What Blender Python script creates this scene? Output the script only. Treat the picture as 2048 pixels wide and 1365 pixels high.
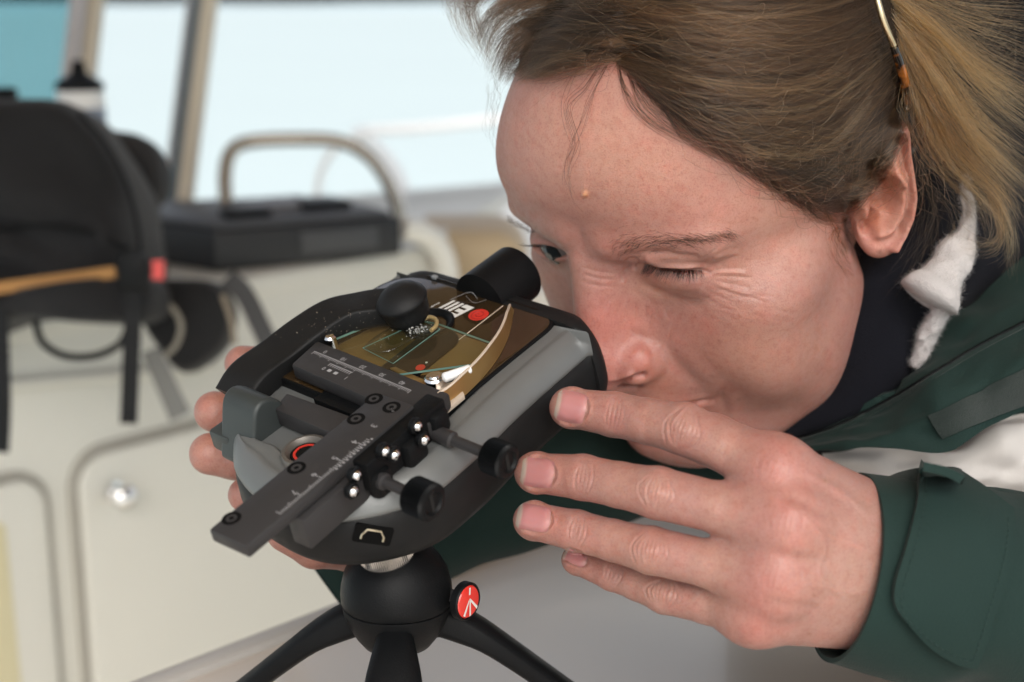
import bpy, bmesh, math, random
import numpy as np
from mathutils import Vector, Matrix
from mathutils.bvhtree import BVHTree

for _o in list(bpy.data.objects):
    bpy.data.objects.remove(_o)
random.seed(7)
RNG = np.random.default_rng(11)
SC = bpy.context.scene
COL = SC.collection
R = math.radians

# ---------------------------------------------------------------- camera
FPX = 50 / 36 * 2048.0
CX, CY = 1024.0, 682.5
PITCH = R(13.2)
CAM_Z = 1.30
cam_d = bpy.data.cameras.new('camera')
cam_d.lens = 50; cam_d.sensor_width = 36; cam_d.clip_start = 0.02; cam_d.clip_end = 20000
cam_d.dof.use_dof = True; cam_d.dof.focus_distance = 0.535; cam_d.dof.aperture_fstop = 7.1
cam = bpy.data.objects.new('camera', cam_d); COL.objects.link(cam)
cam.location = (0, 0, CAM_Z); cam.rotation_euler = (R(90) - PITCH, 0, 0)
SC.camera = cam

# ---------------------------------------------------------------- sky and sun (overcast)
world = bpy.data.worlds.new('World'); SC.world = world; world.use_nodes = True
_n = world.node_tree.nodes; _l = world.node_tree.links
_sky = _n.new('ShaderNodeTexSky'); _sky.sky_type = 'NISHITA'; _sky.sun_disc = False
SUN_EL, SUN_AZ = R(42), R(172)          # azimuth measured from +Y towards +X
_sky.sun_elevation = SUN_EL; _sky.sun_rotation = SUN_AZ
_sky.air_density = 1.0; _sky.dust_density = 6.0; _sky.ozone_density = 1.0
_n['Background'].inputs['Strength'].default_value = 0.11
_hs = _n.new('ShaderNodeHueSaturation'); _hs.inputs['Saturation'].default_value = .38      # cloud cover greys the sky
_l.new(_sky.outputs[0], _hs.inputs['Color']); _l.new(_hs.outputs[0], _n['Background'].inputs['Color'])
sun_d = bpy.data.lights.new('sun', 'SUN'); sun_d.energy = .5; sun_d.angle = R(80); sun_d.color = (1, .98, .95)
sun = bpy.data.objects.new('sun', sun_d); COL.objects.link(sun)
_sd = Vector((math.sin(SUN_AZ) * math.cos(SUN_EL), math.cos(SUN_AZ) * math.cos(SUN_EL), math.sin(SUN_EL)))
sun.rotation_euler = _sd.to_track_quat('Z', 'Y').to_euler()
SC.view_settings.view_transform = 'Standard'; SC.view_settings.look = 'None'
SC.view_settings.exposure = 1.04; SC.view_settings.gamma = 1.0
SC.view_settings.use_curve_mapping = False
SC.cycles.max_bounces = 8; SC.cycles.transparent_max_bounces = 24
SC.cycles.transmission_bounces = 8; SC.cycles.caustics_reflective = False; SC.cycles.caustics_refractive = False
SC.cycles.use_denoising = True

# ---------------------------------------------------------------- helpers
COSP, SINP = math.cos(PITCH), math.sin(PITCH)
def c2w(a):
    """camera space (x right, y up, z towards viewer; metres) -> world"""
    a = np.asarray(a, float)
    x, y, z = a[..., 0], a[..., 1], a[..., 2]
    f = -z
    return np.stack([x, f * COSP + y * SINP, CAM_Z - f * SINP + y * COSP], -1)
def w2c(a):
    a = np.asarray(a, float)
    x, y, z = a[..., 0], a[..., 1], a[..., 2] - CAM_Z
    return np.stack([x, y * SINP + z * COSP, -(y * COSP - z * SINP)], -1)
def pcam(px, py, d):
    px, py, d = np.broadcast_arrays(np.asarray(px, float), np.asarray(py, float), np.asarray(d, float))
    return np.stack([(px - CX) / FPX * d, -(py - CY) / FPX * d, -d], -1)
def P(px, py, d):
    """world point at photo pixel (px,py), d metres along the optical axis"""
    return c2w(pcam(px, py, d))
def PV(px, py, d): return Vector(P(px, py, d))
def w2px(a):
    c = w2c(a); d = -c[..., 2]
    return np.stack([CX + FPX * c[..., 0] / d, CY - FPX * c[..., 1] / d, d], -1)
def ground_hit(px, py, z):
    a = np.zeros(3) + [0, 0, CAM_Z]; b = P(px, py, 1.0); t = (z - CAM_Z) / (b[2] - CAM_Z)
    return a + (b - a) * t
def plane_y(px, py, y):
    a = np.array([0, 0, CAM_Z]); b = P(px, py, 1.0)
    return a + (b - a) * (y / b[1])

def empty(name, label=None, cat=None, loc=(0, 0, 0), mat=None, group=None):
    o = bpy.data.objects.new(name, None); COL.objects.link(o); o.empty_display_size = .02
    if mat is not None: o.matrix_world = mat
    else: o.location = loc
    if label: o['label'] = label
    if cat: o['category'] = cat
    if group: o['group'] = group
    return o
def tag(o, label=None, cat=None, group=None, kind=None):
    if label: o['label'] = label
    if cat: o['category'] = cat
    if group: o['group'] = group
    if kind: o['kind'] = kind
    return o
def link_mesh(name, me, mat=None, parent=None, smooth=True):
    if smooth: me.shade_smooth()
    o = bpy.data.objects.new(name, me); COL.objects.link(o)
    if mat is not None: me.materials.append(mat)
    if parent is not None: o.parent = parent
    return o
def mk(name, verts, faces, mat=None, parent=None, smooth=True):
    me = bpy.data.meshes.new(name)
    me.from_pydata([tuple(v) for v in verts], [], [tuple(f) for f in faces]); me.update()
    return link_mesh(name, me, mat, parent, smooth)
def mkbm(name, bm, mat=None, parent=None, smooth=True, sharp=35):
    bmesh.ops.recalc_face_normals(bm, faces=bm.faces)
    me = bpy.data.meshes.new(name); bm.to_mesh(me); bm.free()
    o = link_mesh(name, me, mat, parent, False)
    if smooth:
        me.shade_smooth(); me.set_sharp_from_angle(angle=R(sharp))
    return o
def bevel(o, w, seg=2, angle=40):
    m = o.modifiers.new('bevel', 'BEVEL'); m.width = w; m.segments = seg; m.limit_method = 'ANGLE'; m.angle_limit = R(angle)
    m.harden_normals = False
    return o
def catmull(pts, n, closed=False):
    p = np.asarray(pts, float); k = len(p)
    if closed: q = np.vstack([p[-1], p, p[0], p[1]])
    else: q = np.vstack([2 * p[0] - p[1], p, 2 * p[-1] - p[-2]])
    segs = k if closed else k - 1
    out = []
    for i in range(segs):
        a, b, c, d = q[i], q[i + 1], q[i + 2], q[i + 3]
        t = np.linspace(0, 1, 24, endpoint=False)[:, None]
        out.append(.5 * ((2 * b) + (-a + c) * t + (2 * a - 5 * b + 4 * c - d) * t ** 2 + (-a + 3 * b - 3 * c + d) * t ** 3))
    out = np.vstack(out + ([p[0][None]] if closed else [p[-1][None]]))
    s = np.r_[0, np.cumsum(np.linalg.norm(np.diff(out, axis=0)[:, :3], axis=1))]
    t = np.linspace(0, s[-1], n + (1 if closed else 0))
    r = np.stack([np.interp(t, s, out[:, j]) for j in range(out.shape[1])], 1)
    return r[:-1] if closed else r
def loft(rings, closed=True, cap=True):
    rings = [np.asarray(r, float) for r in rings]; n = len(rings[0]); v = np.vstack(rings); f = []
    for i in range(len(rings) - 1):
        for j in range(n if closed else n - 1):
            a, b = i * n + j, i * n + (j + 1) % n
            f.append((a, b, b + n, a + n))
    if cap and closed:
        f.append(tuple(range(n))[::-1]); f.append(tuple(range((len(rings) - 1) * n, len(rings) * n)))
    return v, f
def frames(path):
    p = np.asarray(path, float); t = np.gradient(p, axis=0); t /= np.linalg.norm(t, axis=1)[:, None] + 1e-12
    up = np.array([0, 0, 1.]) if abs(t[0] @ [0, 0, 1]) < .9 else np.array([1., 0, 0])
    n = np.cross(up, t[0]); n /= np.linalg.norm(n); N = [n]
    for i in range(1, len(p)):
        n = N[-1] - t[i] * (N[-1] @ t[i]); n /= np.linalg.norm(n) + 1e-12; N.append(n)
    N = np.array(N); return t, N, np.cross(t, N)
def tube_vf(path, r, n=12, cap=True):
    p = np.asarray(path, float); r = np.broadcast_to(np.asarray(r, float), (len(p),))
    t, N, B = frames(p); a = np.linspace(0, 2 * np.pi, n, endpoint=False)
    rings = [p[i] + r[i] * (np.cos(a)[:, None] * N[i] + np.sin(a)[:, None] * B[i]) for i in range(len(p))]
    return loft(rings, True, cap)
def tube(name, path, r, mat=None, parent=None, n=12):
    v, f = tube_vf(path, r, n); o = mk(name, v, f, mat, parent)
    o.data.set_sharp_from_angle(angle=R(50)); return o
def lathe_vf(prof, n=48, origin=(0, 0, 0), axes=None):
    """prof: list of (radius, height); axes: 3x3 columns X,Y,Z(axis)"""
    A = np.eye(3) if axes is None else np.asarray(axes, float); a = np.linspace(0, 2 * np.pi, n, endpoint=False)
    rings = []
    for r, h in prof:
        r = max(r, 1e-6)
        l = np.stack([r * np.cos(a), r * np.sin(a), np.full(n, h)], 1); rings.append(l @ A.T + np.asarray(origin))
    return loft(rings, True, False)
def lathe(name, prof, mat=None, parent=None, n=48, origin=(0, 0, 0), axes=None, sharp=35):
    v, f = lathe_vf(prof, n, origin, axes); o = mk(name, v, f, mat, parent); o.data.set_sharp_from_angle(angle=R(sharp)); return o
def axes_from(z, xhint=(1, 0, 0)):
    z = np.asarray(z, float); z = z / np.linalg.norm(z); x = np.asarray(xhint, float); x = x - z * (x @ z); x /= np.linalg.norm(x)
    return np.stack([x, np.cross(z, x), z], 1)
def prism(name, outline, z0, z1, mat=None, parent=None, axes=None, origin=(0, 0, 0), bev=0, seg=2, sharp=30):
    """extrude a 2D outline (list of x,y) from z0 to z1 in the given frame"""
    A = np.eye(3) if axes is None else np.asarray(axes, float); o2 = np.asarray(outline, float); n = len(o2)
    v = [np.r_[p, z0] @ A.T + np.asarray(origin) for p in o2] + [np.r_[p, z1] @ A.T + np.asarray(origin) for p in o2]
    f = [tuple(range(n))[::-1], tuple(range(n, 2 * n))] + [(i, (i + 1) % n, (i + 1) % n + n, i + n) for i in range(n)]
    bm = bmesh.new(); bv = [bm.verts.new(p) for p in v]
    for q in f: bm.faces.new([bv[i] for i in q])
    bmesh.ops.recalc_face_normals(bm, faces=bm.faces)
    if bev:
        bmesh.ops.bevel(bm, geom=[e for e in bm.edges if e.calc_face_angle(0) > R(35)], offset=bev, segments=seg, affect='EDGES', profile=.5, clamp_overlap=True)
    return mkbm(name, bm, mat, parent, True, sharp)
def box(name, c, s, mat=None, parent=None, axes=None, bev=0, seg=2):
    hx, hy, hz = np.asarray(s, float) / 2
    return prism(name, [(-hx, -hy), (hx, -hy), (hx, hy), (-hx, hy)], -hz, hz, mat, parent, axes, c, bev, seg)
def rrect(w, h, r, n=6, cx=0, cy=0):
    out = []
    for sx, sy, a0 in ((1, -1, -90), (1, 1, 0), (-1, 1, 90), (-1, -1, 180)):
        for k in range(n + 1):
            a = R(a0 + 90 * k / n); out.append((cx + sx * (w / 2 - r) + r * math.cos(a), cy + sy * (h / 2 - r) + r * math.sin(a)))
    return out
def text_vf(s, size=1.0, extrude=0.0, shear=0.0, bold=0.0):
    c = bpy.data.curves.new('lettering', 'FONT'); c.body = s; c.size = size; c.extrude = extrude; c.align_x = 'CENTER'; c.align_y = 'CENTER'
    c.shear = shear; c.offset = bold; c.resolution_u = 3
    o = bpy.data.objects.new('lettering', c); COL.objects.link(o)
    bpy.context.view_layer.update()
    me = bpy.data.meshes.new_from_object(o.evaluated_get(bpy.context.evaluated_depsgraph_get()))
    v = np.array([tuple(x.co) for x in me.vertices]); f = [tuple(p.vertices) for p in me.polygons]
    bpy.data.objects.remove(o); bpy.data.curves.remove(c); bpy.data.meshes.remove(me)
    return v, f

# ---------------------------------------------------------------- materials
def mat(name, color, rough=.5, metal=0., bump=0., bscale=200., spec=.5, var=0., vscale=20., coat=0., detail=3., rvar=0., sheen=0., trans=0., ior=1.45, coord='Object'):
    m = bpy.data.materials.new(name); m.use_nodes = True; nt = m.node_tree; b = nt.nodes['Principled BSDF']
    b.inputs['Base Color'].default_value = (*color, 1); b.inputs['Roughness'].default_value = rough; b.inputs['Metallic'].default_value = metal
    b.inputs['Specular IOR Level'].default_value = spec; b.inputs['Coat Weight'].default_value = coat; b.inputs['IOR'].default_value = ior
    b.inputs['Transmission Weight'].default_value = trans
    if sheen: b.inputs['Sheen Weight'].default_value = sheen
    if bump or var or rvar:
        tc = nt.nodes.new('ShaderNodeTexCoord')
        if var or rvar:
            nz = nt.nodes.new('ShaderNodeTexNoise'); nz.inputs['Scale'].default_value = vscale; nz.inputs['Detail'].default_value = 5
            nt.links.new(tc.outputs[coord], nz.inputs['Vector'])
            if var:
                mx = nt.nodes.new('ShaderNodeMix'); mx.data_type = 'RGBA'
                mx.inputs[6].default_value = (*[c * (1 - var) for c in color], 1); mx.inputs[7].default_value = (*[min(1, c * (1 + var)) for c in color], 1)
                nt.links.new(nz.outputs[0], mx.inputs[0]); nt.links.new(mx.outputs[2], b.inputs['Base Color'])
            if rvar:
                mr = nt.nodes.new('ShaderNodeMapRange'); mr.inputs[1].default_value = .3; mr.inputs[2].default_value = .7
                mr.inputs[3].default_value = max(0, rough - rvar); mr.inputs[4].default_value = min(1, rough + rvar)
                nt.links.new(nz.outputs[0], mr.inputs[0]); nt.links.new(mr.outputs[0], b.inputs['Roughness'])
        if bump:
            n2 = nt.nodes.new('ShaderNodeTexNoise'); n2.inputs['Scale'].default_value = bscale; n2.inputs['Detail'].default_value = detail
            nt.links.new(tc.outputs[coord], n2.inputs['Vector'])
            bp = nt.nodes.new('ShaderNodeBump'); bp.inputs['Strength'].default_value = bump; bp.inputs['Distance'].default_value = .001
            nt.links.new(n2.outputs[0], bp.inputs['Height']); nt.links.new(bp.outputs[0], b.inputs['Normal'])
    return m
def glass_mat(name, tint, refl=1.0, rough=.02, body=None, amt=0.):
    m = bpy.data.materials.new(name); m.use_nodes = True; nt = m.node_tree; nt.nodes.clear()
    out = nt.nodes.new('ShaderNodeOutputMaterial'); mx = nt.nodes.new('ShaderNodeMixShader')
    fr = nt.nodes.new('ShaderNodeFresnel'); fr.inputs[0].default_value = 1.5
    mu = nt.nodes.new('ShaderNodeMath'); mu.operation = 'MULTIPLY'; mu.inputs[1].default_value = refl; mu.use_clamp = True
    tr = nt.nodes.new('ShaderNodeBsdfTransparent'); tr.inputs[0].default_value = (*tint, 1)
    gl = nt.nodes.new('ShaderNodeBsdfGlossy'); gl.inputs['Roughness'].default_value = rough
    ge = nt.nodes.new('ShaderNodeNewGeometry'); iv = nt.nodes.new('ShaderNodeMath'); iv.operation = 'SUBTRACT'; iv.inputs[0].default_value = 1.0; nt.links.new(ge.outputs['Backfacing'], iv.inputs[1]); iv.use_clamp = True
    m3 = nt.nodes.new('ShaderNodeMath'); m3.operation = 'MULTIPLY'; m3.inputs[1].default_value = refl; nt.links.new(iv.outputs[0], m3.inputs[0]); nt.links.new(m3.outputs[0], mu.inputs[1])
    nt.links.new(fr.outputs[0], mu.inputs[0]); nt.links.new(mu.outputs[0], mx.inputs[0])
    src = tr.outputs[0]
    if body:
        df = nt.nodes.new('ShaderNodeBsdfDiffuse'); df.inputs[0].default_value = (*body, 1); m2 = nt.nodes.new('ShaderNodeMixShader'); m2.inputs[0].default_value = amt
        nt.links.new(tr.outputs[0], m2.inputs[1]); nt.links.new(df.outputs[0], m2.inputs[2]); src = m2.outputs[0]
    nt.links.new(src, mx.inputs[1]); nt.links.new(gl.outputs[0], mx.inputs[2]); nt.links.new(mx.outputs[0], out.inputs[0])
    return m
M = {}
M['gelcoat'] = mat('cream_gelcoat', (.60, .585, .53), .35, bump=.05, bscale=6, var=.05, vscale=3, coat=.2)
M['groove'] = mat('dark_groove', (.36, .34, .30), .6)
M['steel'] = mat('polished_steel', (.75, .74, .72), .18, 1.)
M['chrome'] = mat('chrome', (.85, .85, .86), .08, 1.)
M['blackfab'] = mat('black_nylon', (.0045, .0045, .0055), .85, bump=.5, bscale=900, var=.25, vscale=30, sheen=.1)
M['blackpl'] = mat('black_plastic', (.0045, .005, .0056), .45, spec=.17, bump=.15, bscale=1500, rvar=.08, vscale=60)
M['softblack'] = mat('soft_touch_black', (.009, .0093, .0097), .52, spec=.25, bump=.12, bscale=2500, rvar=.08, vscale=90)
M['anod'] = mat('black_anodised_metal', (.028, .027, .028), .45, bump=.12, bscale=3500, rvar=.06, vscale=150, spec=.4)
M['tan'] = mat('tan_vinyl', (.50, .38, .24), .5, bump=.2, bscale=300, var=.08)
M['tancord'] = mat('brown_piping', (.33, .16, .04), .6)
M['red'] = mat('red_plastic', (.55, .03, .02), .35)
M['white'] = mat('white_paint', (.78, .78, .77), .4)
M['grey'] = mat('grey_plastic', (.2, .21, .22), .5)
# ================================================================ water, cockpit, table
BALL = P(793, 1178, .543); TABLE_Z = BALL[2] - .098
M['sea'] = mat('pale_turbid_sea', (.57, .675, .675), .35, bump=.6, bscale=1.2, spec=.5, var=.05, vscale=.05)
me_v = [(-9000, -2000, -.75), (9000, -2000, -.75), (9000, 16000, -.75), (-9000, 16000, -.75)]
_o = mk('sea', me_v, [(0, 1, 2, 3)], M['sea'], None, False); _o['kind'] = 'structure'
# far low shore closing the horizon, haze painted into its pale colour
_v, _f = [], []
_xs = np.linspace(-4500, 4500, 60); _h = 26 + 16 * np.sin(_xs / 700) + RNG.normal(0, 4, 60)
for i, x in enumerate(_xs): _v += [(x, 5200, -1), (x, 5300, 4 + max(8, _h[i])), (x, 6200, -1)]
for i in range(59): _f += [(3 * i, 3 * i + 3, 3 * i + 4, 3 * i + 1), (3 * i + 1, 3 * i + 4, 3 * i + 5, 3 * i + 2)]
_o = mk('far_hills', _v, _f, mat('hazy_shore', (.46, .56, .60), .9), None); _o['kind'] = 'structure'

# cabinet front: vertical plane through the top edge of the locker door
_A0 = plane_y(180, 915, 1.45); _hz = _A0[2]
_B0 = ground_hit(420, 852, _hz)
_cd = (_B0 - _A0)[:2]; _cd /= np.linalg.norm(_cd); CF_D = np.r_[_cd, 0]; CF_N = np.array([_cd[1], -_cd[0], 0])   # normal faces the camera
if CF_N @ (np.array([0, 0, CAM_Z]) - _A0) < 0: CF_N = -CF_N
def cf(px, py, off=0.):
    o = np.array([0, 0, CAM_Z]); d = P(px, py, 1.) - o; t = ((_A0 + CF_N * off - o) @ CF_N) / (d @ CF_N); return o + d * t
def cfc(p): d = p - _A0; return np.array([d @ CF_D, d[2]])          # face coordinates (along, up)
CFA = np.stack([CF_D, [0, 0, 1], np.cross(CF_D, [0, 0, 1])], 1)
_sgn = 1 if CFA[:, 2] @ CF_N > 0 else -1
def cprism(name, outline, z0, z1, m, parent, bev=0, seg=2):       # outline in face coordinates, z along the outward normal
    a, b = sorted((z0 * _sgn, z1 * _sgn)); return prism(name, outline, a, b, m, parent, CFA, _A0, bev, seg)
con = empty('helm_console', 'cream moulded boat console with two locker doors behind the tripod', 'boat console', loc=(0, 0, 0))
LEDGE = cfc(cf(560, 545))[1]
_right = cfc(cf(905, 560))[0]; _left = cfc(cf(-500, 900))[0]
_bot = -1.05
cprism('cabinet_front', [(_left, _bot), (_right, _bot), (_right, LEDGE - .10), (_right - .012, LEDGE - .04), (_right - .05, LEDGE), (_left, LEDGE)], -.5, -.012, M['gelcoat'], con, .01, 3)
# face skin with recessed door gaps: doors are proud panels in a groove
def door(px_pts, knob):
    pts = [cfc(cf(*p)) for p in px_pts]
    return pts
_d2 = [cfc(cf(158, 932)), cfc(cf(700, 772))]
x0, x1, zt, zb = _d2[0][0], _d2[1][0], _d2[0][1] + .006, -.72
M['door'] = mat('locker_door_gelcoat', (.62, .605, .55), .38, bump=.04, bscale=8, var=.05, vscale=4, coat=.15)
def frame_piece(name, pts): cprism(name, pts, -.0125, -.001, M['gelcoat'], con, .002)
dr = cprism('locker_door', rrect(x1 - x0, zt - zb, .035, 8, (x0 + x1) / 2, (zt + zb) / 2), -.011, .001, M['door'], con, .004, 3)
tube('door_gap', [np.r_[0, 0, 0] + _A0 + CF_D * x + np.array([0, 0, z]) + CF_N * -.010 for x, z in rrect(x1 - x0 + .010, zt - zb + .010, .04, 8, (x0 + x1) / 2, (zt + zb) / 2)] + [_A0 + CF_D * (x1 + .005) + np.array([0, 0, zb]) + CF_N * -.01], .0045, M['groove'], dr, 6)
_e0 = cfc(cf(62, 960)); xl1 = cfc(cf(92, 1000))[0]; zt2 = _e0[1] + .002; xl0 = xl1 - .5
dl = cprism('locker_door', rrect(xl1 - xl0, zt2 - zb, .035, 8, (xl0 + xl1) / 2, (zt2 + zb) / 2), -.011, .001, M['door'], con, .004, 3)
dl['label'] = 'left locker door with a yellowed stain'
tube('door_gap', [_A0 + CF_D * x + np.array([0, 0, z]) + CF_N * -.010 for x, z in rrect(xl1 - xl0 + .010, zt2 - zb + .010, .04, 8, (xl0 + xl1) / 2, (zt2 + zb) / 2)], .0045, M['groove'], dl, 6)
# yellowed sticker strip on the left door
_ys = [cfc(cf(x, y)) for x, y in ((-60, 1020), (8, 1050), (40, 1365), (46, 1500), (-60, 1500))]
cprism('yellow_label', _ys, .001, .0022, mat('yellowed_label', (.55, .50, .33), .6), dl)
_k = cf(238, 990, .012)
lathe('knob', [(0, .030), (.007, .029), (.0125, .024), (.0135, .018), (.011, .012), (.0055, .009), (.0055, .001), (.012, .0), (.012, -.008), (0, -.008)], M['chrome'], dr, 32, _k - CF_N * .008, axes_from(CF_N, (0, 0, 1)))
# upper shelf recess line and rounded shelf edge
def cedge(name, a, b, r, m, off=0.): tube(name, [a, b], r, m, con, 12)
cedge('shelf_edge', cf(-300, 800, -.004), cf(430, 735, -.004), .006, M['gelcoat'])
# rounded cream end moulding at the right of the console
_mo = catmull([cf(800, 455, .0), cf(850, 470, .0), cf(884, 510, .0), cf(896, 580, .0), cf(900, 700, .0)], 24)
tube('end_moulding', _mo, .016, mat('white_moulding', (.72, .70, .65), .35), con, 14)
# tan seat bolster beyond
_tc = empty('seat_bolster', 'tan vinyl seat bolster at the right end of the cream console', 'seat bolster', loc=tuple(P(920, 510, 2.1)))
_A = np.stack([CF_D, [0, 0, 1], np.cross(CF_D, [0, 0, 1])], 1)
_tb = _tc.location
prism('cushion', rrect(.20, .30, .05, 8, .0, -.10), -.10, .10, M['tan'], _tc, np.array([[1, 0, 0], [0, 0, -1], [0, 1, 0]], float), (0, 0, 0), .03, 4)
# ledge top (dash) behind the front
_lz = _A0[2] + LEDGE
_bk = [_A0 + CF_D * _left + CF_N * -.01, _A0 + CF_D * (_right - .05) + CF_N * -.01]
_q = [_bk[0][:2], _bk[1][:2], _bk[1][:2] + np.array([.15, .75]), _bk[0][:2] + np.array([-.2, .75])]
prism('dash_top', _q, _lz - .03, _lz - .002, M['gelcoat'], con, bev=.006)
# side deck and gunwale beyond, brilliant white
_g0, _g1 = P(690, 440, 2.9), P(1500, 392, 3.3)
_gz = _g0[2]
_o = empty('gunwale', 'white boat gunwale beyond the console, running behind the face', 'gunwale', loc=(0, 0, 0))
_ga, _gb = ground_hit(780, 416, _gz), ground_hit(1700, 340, _gz)
prism('side_deck', [_ga[:2] + [-.3, -.0], _gb[:2] + [0, 0], _gb[:2] + [.2, -1.6], _ga[:2] + [.1, -.9]], _gz - .3, _gz, mat('white_gelcoat', (.84, .83, .79), .4), _o, bev=.03)
# cockpit floor
_o = mk('cockpit_floor', [(-2.5, -1, .02), (3, -1, .02), (3, 3.2, .02), (-2.5, 3.2, .02)], [(0, 1, 2, 3)], mat('cream_deck', (.66, .62, .52), .5, bump=.3, bscale=150), None, False); _o['kind'] = 'structure'
# hull underside so the sea does not show through
# windscreen: two posts and a tinted pane
ws = empty('windscreen', 'boat windscreen with two pale posts and a teal tinted pane', 'windscreen', loc=(0, 0, 0))
def post(a, b, w, d, m, name='post'):
    a, b = np.asarray(a), np.asarray(b); ax = axes_from(b - a, (1, 0, 0)); L = np.linalg.norm(b - a)
    return prism(name, rrect(w, d, min(w, d) * .4, 4), 0, L, m, ws, ax, a, 0)
M['alum'] = mat('brushed_aluminium', (.62, .60, .60), .35, .6)
M['cream'] = mat('cream_post_edge', (.60, .53, .42), .5)
M['postdark'] = mat('grey_seal', (.11, .14, .16), .5)
post(P(125, 300, 1.85), P(188, -260, 2.02), .022, .03, M['alum'])
post(P(158, 300, 1.87), P(222, -260, 2.04), .020, .03, M['cream'], 'post_trim')
post(P(346, 425, 1.94), P(430, -260, 2.10), .016, .03, M['postdark'], 'post_seal')
post(P(366, 425, 1.94), P(452, -260, 2.10), .022, .03, M['cream'])
post(P(332, 425, 1.99), P(416, -260, 2.15), .010, .03, M['alum'], 'post_trim')
_pv = [P(-500, 340, 1.9), P(140, 300, 1.9), P(182, -260, 2.05), P(-500, -260, 2.05)]
_o = mk('tinted_pane', _pv + [p + np.array([0, .006, 0]) for p in _pv], [(0, 1, 2, 3), (7, 6, 5, 4), (0, 4, 5, 1), (1, 5, 6, 2), (2, 6, 7, 3), (3, 7, 4, 0)], glass_mat('teal_tinted_glass', (.50, .68, .71), 1.) , ws, False)
# stainless handrails
hr = empty('grab_rail', 'curved stainless grab rail arching over the dash beside the tray', 'handrail', loc=tuple(P(630, 400, 1.9)))
def rail(pts, d, r, m, root, name='rail'):
    p = np.array([P(x, y, dd) for (x, y), dd in zip(pts, np.linspace(*d, len(pts)))]) - np.array(root.location)
    return tube(name, catmull(p, 60), r, m, root, 14)
rail([(452, 410), (450, 350), (462, 304), (500, 284), (600, 279), (680, 284), (735, 312), (772, 360), (795, 420), (802, 470)], (1.85, 1.95), .0095, mat('warm_steel', (.50, .46, .40), .25, .9), hr)
hr2 = empty('bow_rail', 'thin white bow rail crossing the water beside the forehead', 'handrail', loc=tuple(P(850, 300, 2.6)))
M['whiterail'] = mat('white_rail', (.85, .85, .84), .3)
rail([(1500, 175), (1200, 214), (990, 240), (850, 255), (740, 262), (715, 268), (760, 300), (800, 360), (820, 440)], (3.2, 2.5), .011, M['whiterail'], hr2)
rail([(632, 420), (640, 350), (668, 300), (720, 272), (740, 266)], (2.6, 2.6), .007, M['whiterail'], hr2)

# ---- gear on and in front of the console
def at_root(o, pts): return np.asarray(pts) - np.array(o.location)
def blob(name, outline_px, d, thick, m, parent, n=64, dome=.6, rot=0., tilt=0.):
    """soft bag panel: outline traced at depth d, pillowed front and back, real thickness"""
    o = catmull([pcam(x, y, d) for x, y in outline_px], n, True); c = o.mean(0); rings = []
    for s, t in ((.02, 1.0), (.4, .99), (.7, .96), (.86, .9), (.95, .74), (.995, .45), (1, .0), (1, -.3), (.95, -.75), (.7, -1), (.02, -1)):
        q = c + (o - c) * s; fx, fy = q[:, 0] * 38, q[:, 1] * 38; wob = (np.sin(fx * 1.3 + 2.1 * np.sin(fy * .9)) + .6 * np.sin(fy * 2.3 + fx)) * thick * .075 * min(1, (1 - s) * 4 + .3)
        q = q + np.array([0, 0, 1.]) * (thick / 2 * t + wob[:, None]); rings.append(c2w(q))
    v, f = loft([r - np.array(parent.location) for r in rings]); return mk(name, v, f, m, parent)
bag = empty('camera_backpack', 'large black fabric backpack with orange-brown piping on the console at left', 'backpack', loc=tuple(P(150, 600, 1.35)))
blob('main_compartment', [(-260, 222), (-60, 214), (60, 213), (138, 214), (190, 232), (236, 288), (282, 376), (308, 470), (314, 540), (300, 574), (220, 584), (60, 602), (-260, 640)], 1.36, .20, M['blackfab'], bag)
blob('lower_pocket', [(-260, 600), (100, 578), (240, 558), (300, 555), (330, 590), (322, 640), (240, 650), (60, 640), (-60, 680), (-260, 700)], 1.31, .16, M['blackfab'], bag)
blob('shoulder_pad', [(205, 275), (260, 268), (305, 285), (332, 320), (338, 370), (318, 410), (280, 425), (240, 380)], 1.50, .05, mat('padded_mesh', (.03, .03, .032), .8, bump=.5, bscale=700), bag)
blob('side_pocket', [(300, 570), (380, 560), (440, 570), (470, 620), (455, 690), (415, 730), (372, 745), (330, 700), (295, 640)], 1.36, .07, M['blackfab'], bag)
def strap(name, pts, d, w, m, parent, th=.002):
    c = catmull([pcam(x, y, d) for x, y in pts], 30); t = np.gradient(c, axis=0); t /= np.linalg.norm(t, axis=1)[:, None]
    s = np.cross(t, [0, 0, 1.]); s /= np.linalg.norm(s, axis=1)[:, None]; rings = []
    for i in range(30):
        rings.append(c2w(np.array([c[i] + s[i] * w / 2, c[i] + s[i] * w / 2 + [0, 0, th], c[i] - s[i] * w / 2 + [0, 0, th], c[i] - s[i] * w / 2])) - np.array(parent.location))
    v, f = loft(rings); return mk(name, v, f, m, parent, False)
for pts, d in (([(158, 226), (212, 288), (256, 376), (278, 470), (280, 556)], 1.268), ([(-120, 470), (40, 452), (170, 462), (258, 500)], 1.262)):
    tube('seam', at_root(bag, catmull([P(x, y, d) for x, y in pts], 24)), .0024, M['blackpl'], bag, 8)
strap('piping', [(-120, 597), (0, 577), (120, 560), (232, 545)], 1.245, .010, M['tancord'], bag, .004)
strap('strap', [(262, 520), (266, 620), (262, 740), (258, 848)], 1.24, .0150, M['blackpl'], bag)
strap('strap', [(-2, 620), (2, 720), (4, 820), (0, 905)], 1.24, .016, M['blackpl'], bag)
strap('strap', [(455, 555), (490, 590), (520, 650), (548, 712)], 1.36, .019, mat('webbing_grey', (.05, .05, .052), .7), bag)
box('buckle', at_root(bag, P(266, 545, 1.232)), (.026, .01, .034), M['blackpl'], bag, bev=.004)
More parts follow.
